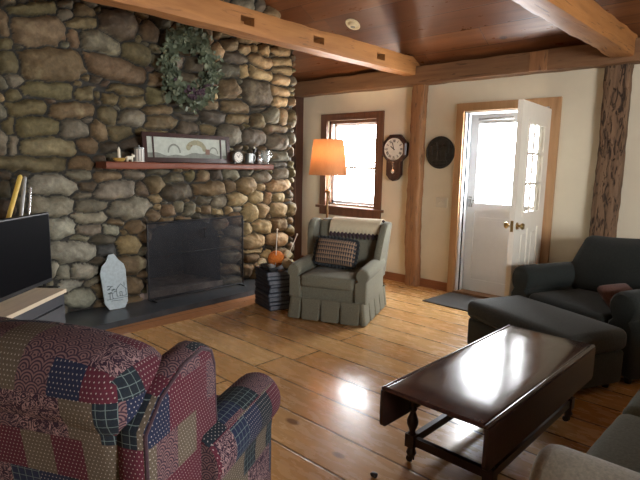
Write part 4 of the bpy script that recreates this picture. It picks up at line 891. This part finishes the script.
# local: +x right as seen from the front, front is -y
W, D = .365, .42
bm = B(); rbox(bm, (0, .02, .235), (W - .03, D - .03, .13), .03); obj('body', bm, M['green'], gc, smooth=True)
bm = B()
def perim(w, d, r, n):
    P = []; 
    segs = [((w - r, -d + r), -PI / 2), ((w - r, d - r), 0), ((-w + r, d - r), PI / 2), ((-w + r, -d + r), PI)]
    pts = []
    for (cx0, cy0), a0 in segs:
        for k in range(7): a = a0 + PI / 2 * k / 6; pts.append(Vector((cx0 + r * math.cos(a), cy0 + r * math.sin(a), 0)))
    tot = 0; cum = [0]
    for i in range(len(pts)): tot += (pts[(i + 1) % len(pts)] - pts[i]).length; cum.append(tot)
    out = []
    for j in range(n):
        s = tot * j / n; i = max(k for k in range(len(cum)) if cum[k] <= s + 1e-9); i = min(i, len(pts) - 1); f = (s - cum[i]) / max(1e-9, cum[i + 1] - cum[i]); out.append((pts[i].lerp(pts[(i + 1) % len(pts)], f), s))
    return out, tot
PP, tot = perim(W, D, .03, 420); npl = 16
rings = []
for zf in (1, .97, .8, .55, .3, .1, 0):
    z = .012 + .20 * zf; ring = []
    for p, s in PP:
        ph = (s / tot * npl) % 1; d_ = min(ph, 1 - ph) * tot / npl; notch = max(0, 1 - d_ / (.002 + .012 * (1 - zf))) ** .5 * .055 * min(1, (1 - zf) * 2)
        fl = .028 * (1 - zf); nrm = Vector((p.x / W, p.y / D, 0)); nrm = Vector((math.copysign(max(0, abs(p.x) - (W - .06)) / .06, p.x), math.copysign(max(0, abs(p.y) - (D - .06)) / .06, p.y), 0)); 
        if nrm.length > 0: nrm.normalize()
        q = p + nrm * (fl + .003 * (1 - zf) * math.sin(s * 30) - notch); q.z = z; ring.append(q)
    rings.append(ring)
loft(bm, rings, caps=False); obj('pleated_skirt', bm, M['green'], gc, smooth=True)
bm = B(); tube(bm, [p[0] * 1.012 + Vector((0, 0, .215)) for p in PP[::6]] + [PP[0][0] * 1.012 + Vector((0, 0, .215))], .005, 5); obj('piping', bm, M['green'], gc, smooth=True)
bm = B(); rbox(bm, (0, -.07, .372), (.262, .345, .058), .03, puff=(0, .01, .015)); obj('seat_cushion', bm, M['green'], gc, smooth=True)
for s in (-1, 1):
    bm = B(); arm_roll(bm, s * .340, .068, .56, .24, -.40, .2, s * .262, s * .385, sgn=s, droop=.03); obj('arm', bm, M['green'], gc, smooth='auto')
    # wing: tall panel curving forward from the back
    bm = B(); prof = [(.36, .33), (.38, .885), (.30, .90), (.22, .89), (.16, .855), (.11, .76), (.07, .63), (.05, .50), (.06, .33)]
    rg = []
    for xo, sc_ in ((0, .93), (.012, 1), (.055, 1), (.067, .93)):
        rg.append([Vector((s * (.305 + xo + .10 * max(0, (z - .4))), y_ + (.2 - y_) * (1 - sc_), z + (.65 - z) * (1 - sc_) * .6)) for y_, z in prof])
    loft(bm, rg); obj('wing', bm, M['green'], gc, smooth='auto')
bm = B(); rbox(bm, (0, .30, .61), (.335, .085, .285), .05, mat=T(0, 0, 0), puff=(0, .02, .0), fn=lambda q, u: q + Vector((0, .10 * (q.z / .3 + 0) * .5, 0))); obj('backrest', bm, M['green'], gc, smooth=True)
# cream scalloped throw over the top of the back
th_ = thing('scalloped_lace_throw', 'cream lace throw with plum scalloped edge over the top of the sage armchair', 'throw', gc.location[:], a1)
def drape(dz, ext, x0, x1, zig, mat_, nm, zigamp):
    bm = B(); nx, path = 60, [(.45, .70), (.445, .86), (.43, .895), (.38, .902), (.32, .902), (.255, .885), (.224, .84)]
    rows = []
    for i in range(nx + 1):
        x = x0 + (x1 - x0) * i / nx; endz = .835 - ext + zigamp * abs(math.sin(i / nx * PI * zig)); row = []
        for y_, z in path: row.append(Vector((x, y_ + (dz if y_ > .3 else -dz), z + dz * (1 if z > .9 else 0))))
        row.append(Vector((x, .206 - dz, endz - .075))); rows.append(row)
    V = [[bm.verts.new(p) for p in r] for r in rows]
    for a, b in zip(V, V[1:]):
        for k in range(len(a) - 1): bm.faces.new((a[k], b[k], b[k + 1], a[k + 1]))
    o = obj(nm, bm, mat_, th_, smooth=True); md = o.modifiers.new('s', 'SOLIDIFY'); md.thickness = .004; return o
drape(.006, 0, -.20, .33, 13, M['lacetrim'], 'scalloped_trim', -.05); drape(.011, -.0, -.20, .33, 13, M['lace'], 'lace_cloth', .022)
# houndstooth cushion with dark ruffle
cu = thing('houndstooth_cushion', 'brown and black houndstooth cushion with dark ruffled edge on the sage seat', 'cushion', (0, 0, 0))
cu.matrix_world = T(-3.365, 3.865, 0) @ RZ(a1) @ T(-.035, -.045, .605) @ RY(math.radians(3)) @ RX(math.radians(-20))
def pil(q, u):
    e = max(0, (1 - abs(u[0]) ** 3)) * max(0, (1 - abs(u[2]) ** 3)); q.y *= (.25 + .95 * e ** .5); return q
bm = B(); rbox(bm, (0, 0, 0), (.20, .075, .125), .03, mid=8, fn=pil); obj('pillow', bm, M['hounds'], cu, smooth=True)
bm = B(); PR, tt = perim(.192, .117, .03, 200); rings = []
for o_, a_ in ((0, 0), (.02, .008), (.04, .016)):
    ring = []
    for p, s in PR:
        nrm = Vector((p.x / .2, p.y / .125, 0)).normalized(); q = p + nrm * o_; ring.append(Vector((q.x, a_ * math.sin(s * 190), q.y)))
    rings.append(ring)
loft(bm, rings, caps=False); o = obj('ruffle', bm, M['ruffle'], cu, smooth=True); md = o.modifiers.new('s', 'SOLIDIFY'); md.thickness = .004

# ================================================================== CHARCOAL ARMCHAIR AND A HALF, OTTOMAN
a2 = math.radians(-24)
cc_ = thing('charcoal_armchair', 'wide charcoal armchair in the far right corner behind the ottoman', 'armchair', (-1.86, 4.40, 0), a2)
# local x to viewer's right, y to the back
bm = B(); rbox(bm, (.59, .50, .165), (.40, .44, .115), .03); obj('base', bm, M['charcoal'], cc_, smooth=True)
for x, s in ((.0, -1), (1.18, 1)):
    xi = x - s * .22
    bm = B(); arm_roll(bm, (x + xi) / 2 + s * .0, .112, .645, .93, .0, .045, xi, x, sgn=s, n=20); obj('arm', bm, M['charcoal'], cc_, smooth='auto')
bm = B(); rbox(bm, (.59, .33, .355), (.36, .36, .085), .05, puff=(0, .015, .03)); obj('seat_cushion', bm, M['charcoal'], cc_, smooth=True)
bm = B(); rbox(bm, (.59, .87, .46), (.55, .09, .40), .06, mat=T(0, 0, 0)); obj('backrest', bm, M['charcoal'], cc_, smooth=True)
bm = B(); rbox(bm, (0, 0, 0), (.46, .11, .26), .08, mid=8, puff=(.03, .05, .01), mat=T(.64, .66, .655) @ RX(math.radians(-12)), fn=lambda q, u: Vector((q.x - .07 * max(0, -u[0]) ** 3 * max(0, 1 - abs(u[2] + .1) * 1.3), q.y, q.z + .02 * math.sin(q.x * 5)))); obj('back_cushion', bm, M['charcoal'], cc_, smooth=True)
for x, y_ in ((.06, .07), (1.12, .07), (.06, .88), (1.12, .88)): bm = B(); lathe(bm, [(.001, 0), (.022, 0), (.03, .05), (.001, .05)], (x, y_, 0), 12); obj('leg', bm, M['darkwood'], cc_, smooth='auto')
rp = thing('rust_cushion', 'small rust brown cushion on the right of the charcoal armchair seat', 'cushion', (0, 0, 0)); rp.matrix_world = T(-1.86, 4.40, 0) @ RZ(a2) @ T(.90, .24, .515) @ RY(math.radians(38))
def pil2(q, u):
    e = max(0, (1 - abs(u[0]) ** 3)) * max(0, (1 - abs(u[1]) ** 3)); q.z *= (.25 + .9 * e ** .5); return q
bm = B(); rbox(bm, (0, 0, 0), (.15, .15, .05), .03, mid=6, fn=pil2); obj('pillow', bm, M['rust'], rp, smooth=True)
bm = B(); PR, tt = perim(.146, .146, .03, 60); tube(bm, [p for p, s in PR] + [PR[0][0]], .005, 6); obj('piping', bm, M['rust'], rp, smooth=True)

ot = thing('charcoal_ottoman', 'long slate grey ottoman between the coffee table and the charcoal armchair', 'ottoman', (-1.365, 3.80, 0), math.radians(-23.5))
bm = B(); rbox(bm, (.005, 0, .165), (.492, .258, .115), .025); obj('base', bm, M['ott'], ot, smooth=True)
bm = B(); rbox(bm, (.005, 0, .350), (.507, .275, .075), .055, mid=8, puff=(0, 0, .02)); obj('top_cushion', bm, M['ott'], ot, smooth=True)
bm = B(); PR, tt = perim(.502, .270, .06, 90); tube(bm, [p + Vector((0, 0, .305)) for p, s in PR] + [PR[0][0] + Vector((0, 0, .305))], .006, 6); obj('piping', bm, M['ott'], ot, smooth=True)
for x in (-.42, .42):
    for y_ in (-.2, .2): bm = B(); lathe(bm, [(.001, 0), (.02, 0), (.028, .05), (.001, .052)], (x, y_, 0), 12); obj('leg', bm, M['darkwood'], ot, smooth='auto')

# ================================================================== COFFEE TABLE
tb = thing('drop_leaf_coffee_table', 'dark polished drop leaf coffee table with turned legs in the room centre', 'coffee table', (-1.115, 2.595, 0))
hx, hy, TZ = .248, .695, .44
t = NT('polished_dark_tabletop'); sep = t.n('ShaderNodeSeparateXYZ'); t.l(t.tc.outputs['Object'], sep.inputs[0])
g = t.noise(t.coord((16, 1.2, 16)), 1., 8., .62, .6); col = t.ramp(g, [(.3, (.016, .008, .008)), (.7, (.060, .026, .020))])
l1 = t.math('LESS_THAN', t.math('ABSOLUTE', t.math('SUBTRACT', t.math('ABSOLUTE', sep.outputs[1]), .60)), .004); l2 = t.math('LESS_THAN', t.math('ABSOLUTE', t.math('ADD', sep.outputs[0], .09)), .003)
l3 = t.math('LESS_THAN', t.math('ABSOLUTE', t.math('SUBTRACT', sep.outputs[0], .09)), .003); ins = t.math('LESS_THAN', t.math('ABSOLUTE', sep.outputs[1]), .60)
col = t.mix(t.math('MAXIMUM', l1, t.math('MULTIPLY', ins, t.math('MAXIMUM', l2, l3))), col, (.006, .003, .003)); t.bump(g, .03, .004)
t.base(col, .2, 0, .4); t.l(t.ramp(t.noise(t.coord(), 9., 5.), [(.3, .13), (.7, .20)]), t.b.inputs['Roughness']); t.put(t.b, 'Coat_Weight', .0); t.put(t.b, 'Coat_Roughness', .2); M['top'] = t.m
bm = B(); rbox(bm, (0, 0, TZ - .011), (hx, hy, .011), .010, mid=6); obj('tabletop', bm, M['top'], tb, smooth='auto')
for s in (-1, 1):
    bm = B(); tube(bm, [(s * (hx + .008), -hy + .004, TZ - .010), (s * (hx + .008), hy - .004, TZ - .010)], .0115, 14); obj('rule_joint', bm, M['top'], tb, smooth='auto')
    n = 10; r = .03; zl = TZ - .205
    poly = [(-hy + .0, TZ - .018), (hy, TZ - .018), (hy, zl + r)] + [(hy - r + r * math.cos(-PI / 2 * k / n), zl + r + r * math.sin(-PI / 2 * k / n)) for k in range(1, n + 1)] + [(-hy + r - r * math.sin(PI / 2 * k / n), zl + r - r * math.cos(PI / 2 * k / n)) for k in range(0, n + 1)]
    bm = B(); prism(bm, poly, s * (hx + .003), s * (hx + .021), lambda a, b, d: (d, a, b)); lf = obj('drop_leaf', bm, M['darkwood'], tb, bevel=.004)
    for yy in (-.5, .5): bm = B(); box(bm, s * (hx + .000), s * (hx + .0032), yy - .03, yy + .03, TZ - .06, TZ - .025); obj('hinge', bm, M['brass'], lf)
bm = B()
for q in ((-.20, .20, -.52, -.50), (-.20, .20, .50, .52), (-.215, -.195, -.52, .52), (.195, .215, -.52, .52)): box(bm, q[0], q[1], q[2], q[3], TZ - .085, TZ - .022)
obj('apron', bm, M['darkwood'], tb, bevel=.002)
for sx in (-1, 1):
    for sy in (-1, 1):
        bm = B(); x, y_ = sx * .205, sy * .505
        box(bm, x - .024, x + .024, y_ - .024, y_ + .024, TZ - .11, TZ - .022)
        lathe(bm, [(.001, .035), (.018, .036), (.026, .055), (.018, .078), (.014, .085), (.023, .09), (.001, .092)], (x, y_, 0), 18)
        box(bm, x - .025, x + .025, y_ - .025, y_ + .025, .088, .155)
        lathe(bm, [(.001, .153), (.022, .155), (.014, .165), (.018, .18), (.028, .205), (.029, .225), (.020, .25), (.013, .27), (.020, .285), (.013, .298), (.022, .315), (.022, .332), (.001, .334)], (x, y_, 0), 18)
        lg = obj('leg', bm, M['darkwood'], tb, smooth='auto')
        bm = B(); lathe(bm, [(.001, -.009), (.015, -.008), (.018, -.004), (.018, .004), (.015, .008), (.001, .009)], (x - .01, y_, .0185), 16, RX(PI / 2)); box(bm, x - .012, x + .012, y_ - .012, y_ - .0095, .012, .04); box(bm, x - .012, x + .012, y_ + .0095, y_ + .012, .012, .04); lab(obj('caster', bm, M['blackmetal'], lg, smooth='auto'), 'small dark caster')
for s in (-1, 1):
    bm = B(); box(bm, -.18, .18, s * .505 - .014, s * .505 + .014, .10, .142); obj('stretcher', bm, M['darkwood'], tb, bevel=.003)
    bm = B(); box(bm, s * .205 - .014, s * .205 + .014, -.48, .48, .10, .142); obj('stretcher', bm, M['darkwood'], tb, bevel=.003)

# ================================================================== SOFA (bottom right)
so = thing('grey_green_sofa', 'grey green sofa with taupe rolled arm at the bottom right corner', 'sofa', (-.02, 2.45, 0))
bm = B(); rbox(bm, (.06, 0, .165), (.44, 1.05, .115), .03); obj('base', bm, M['sofa_arm'], so, smooth=True)
for s in (-1, 1):
    # arm runs along x; build along y then turn
    bm = B(); arm_roll(bm, 0, .125, .645, -.45, .50, .045, -.115, .115, n=24, mat=T(0, s * .90, 0) @ RZ(PI / 2)); lab(obj('arm', bm, M['sofa_arm'], so, smooth='auto'), 'taupe rolled arm')
for k, y_ in enumerate((-.385, .385)):
    bm = B(); rbox(bm, (-.13, y_, .37), (.36, .380, .085), .05, mid=8, puff=(.01, .01, .03), fn=lambda q, u: q + Vector((0, 0, .004 * math.sin(q.y * 40 + q.x * 13)))); obj('seat_cushion', bm, M['sofa'], so, smooth=True)
    bm = B(); rbox(bm, (.28, y_, .66), (.11, .375, .25), .08, mid=6, puff=(.05, .01, .01), mat=None); obj('back_cushion', bm, M['sofa'], so, smooth=True)
bm = B(); rbox(bm, (.43, 0, .47), (.10, 1.02, .40), .06); obj('backrest', bm, M['sofa'], so, smooth=True)
for x in (-.3, .42):
    for y_ in (-.95, .95): bm = B(); lathe(bm, [(.001, 0), (.022, 0), (.03, .05), (.001, .055)], (x, y_, 0), 12); obj('leg', bm, M['darkwood'], so, smooth='auto')

# ================================================================== PATCHWORK ARMCHAIR (bottom left, back to camera)
a3 = math.radians(27)
pch = thing('patchwork_armchair', 'patchwork upholstered wing armchair seen from behind at the bottom left', 'armchair', (-1.69, .785, 0), a3)
# local: +y is the way the chair faces, +x its right-hand side as seen from behind
MP = M['patch']
bm = B(); rbox(bm, (0, 0, .20), (.36, .38, .15), .03); obj('base', bm, MP, pch, smooth=True, uv=1)
bm = B(); rbox(bm, (0, .10, .42), (.255, .33, .085), .05, puff=(0, .01, .02)); obj('seat_cushion', bm, MP, pch, smooth=True, uv=1)
def bk(q, u):
    q.y += -.10 * (q.z + .33) / .66; 
    if u[2] > .0: q.z -= .035 * u[2] * abs(u[0]) ** 2.2
    return q
bm = B(); rbox(bm, (0, -.275, .60), (.335, .085, .33), .06, mid=8, fn=bk); obj('backrest', bm, MP, pch, smooth=True, uv=1)
bm = B(); rbox(bm, (.01, -.325, .872), (.352, .14, .10), .09, mid=10, puff=(.0, .0, .03), fn=lambda q, u: Vector((q.x, q.y, q.z - .03 * abs(u[0]) ** 2.4))); obj('headrest_roll', bm, MP, pch, smooth=True, uv=1)
for s in (-1, 1):
    bm = B(); prof = [(-.40, .12), (-.42, .5), (-.43, .80), (-.36, .87), (-.24, .925), (-.13, .935), (-.075, .91), (-.055, .86), (-.05, .70), (-.02, .50), (0, .12)]
    rg = []
    for xo, sc_ in ((0, .9), (.012, .975), (.035, 1), (.065, 1), (.088, .975), (.10, .9)):
        rg.append([Vector((s * (.305 + xo), y_ + (-.22 - y_) * (1 - sc_), z + (.55 - z) * (1 - sc_))) for y_, z in prof])
    loft(bm, rg); obj('wing', bm, MP, pch, smooth='auto', uv=1)
    bm = B(); m = Matrix.Identity(4)
    arm_roll(bm, s * .372, .100, .655, -.16, .365, .06, s * .27, s * .43, sgn=s, n=20); obj('arm', bm, MP, pch, smooth='auto', uv=1)
    bm = B(); tube(bm, [(s * .398, -.22 + (y_ + .22) * .955, .55 + (z - .55) * .955) for y_, z in prof], .0055, 6); obj('piping', bm, M['piping'], pch, smooth=True)
for x in (-.3, .3):
    for y_ in (-.3, .3): bm = B(); lathe(bm, [(.001, 0), (.02, 0), (.028, .05), (.001, .055)], (x, y_, 0), 12); obj('leg', bm, M['darkwood'], pch, smooth='auto')

fl = thing('dark_pebble', 'tiny dark grey pebble-like thing on the floorboards at the bottom edge', 'pebble', (-1.375, 1.86, .001))
bm = B(); rbox(bm, (0, 0, .010), (.017, .014, .010), .009, mid=2, fn=lambda q, u: q * (1 + .25 * noise.noise(q * 50))); obj('stone', bm, M['slate'], fl, smooth=True)

# ================================================================== LIGHT
wd = bpy.data.worlds.new('daylight'); sc.world = wd; wd.use_nodes = True
bg = wd.node_tree.nodes['Background']; bg.inputs[0].default_value = (.95, .97, 1, 1); bg.inputs[1].default_value = 36.
def portal(name, locn, rot, sx, sy, power=None, col=(1, 1, 1)):
    l = bpy.data.lights.new(name, 'AREA'); l.shape = 'RECTANGLE'; l.size = sx; l.size_y = sy; l.color = col
    if power is None: l.cycles.is_portal = True
    else: l.energy = power
    o = bpy.data.objects.new(name, l); C.objects.link(o); o.location = locn; o.rotation_euler = rot; return o
portal('portal_window', ((wx0 + wx1) / 2, YB + .22, (wz0 + wz1) / 2), (-PI / 2, 0, 0), wx1 - wx0, wz1 - wz0)
portal('portal_door', ((dx0 + dx1) / 2, YB + .24, 1.5), (-PI / 2, 0, 0), .95, 1.1)
for h in RW: portal('portal_side', (XR + .2, (h[0] + h[1]) / 2, (h[2] + h[3]) / 2), (0, PI / 2, 0), h[3] - h[2], h[1] - h[0])
for h in FW: portal('portal_front', ((h[0] + h[1]) / 2, YF - .2, (h[2] + h[3]) / 2), (PI / 2, 0, 0), h[1] - h[0], h[3] - h[2])
l = bpy.data.lights.new('lamp_bulb', 'POINT'); l.energy = 26; l.color = (1, .76, .50); l.shadow_soft_size = .04
o = bpy.data.objects.new('lamp_bulb_light', l); C.objects.link(o); o.location = (-4.24, 4.60, 1.6)
sc.view_settings.view_transform = 'Standard'; sc.view_settings.look = 'None'; sc.view_settings.exposure = .3; sc.view_settings.gamma = 1.
sc.view_settings.use_curve_mapping = False
sc.cycles.max_bounces = 8; sc.cycles.diffuse_bounces = 5; sc.cycles.transparent_max_bounces = 12; sc.cycles.sample_clamp_indirect = 6.
sc.cycles.use_denoising = True
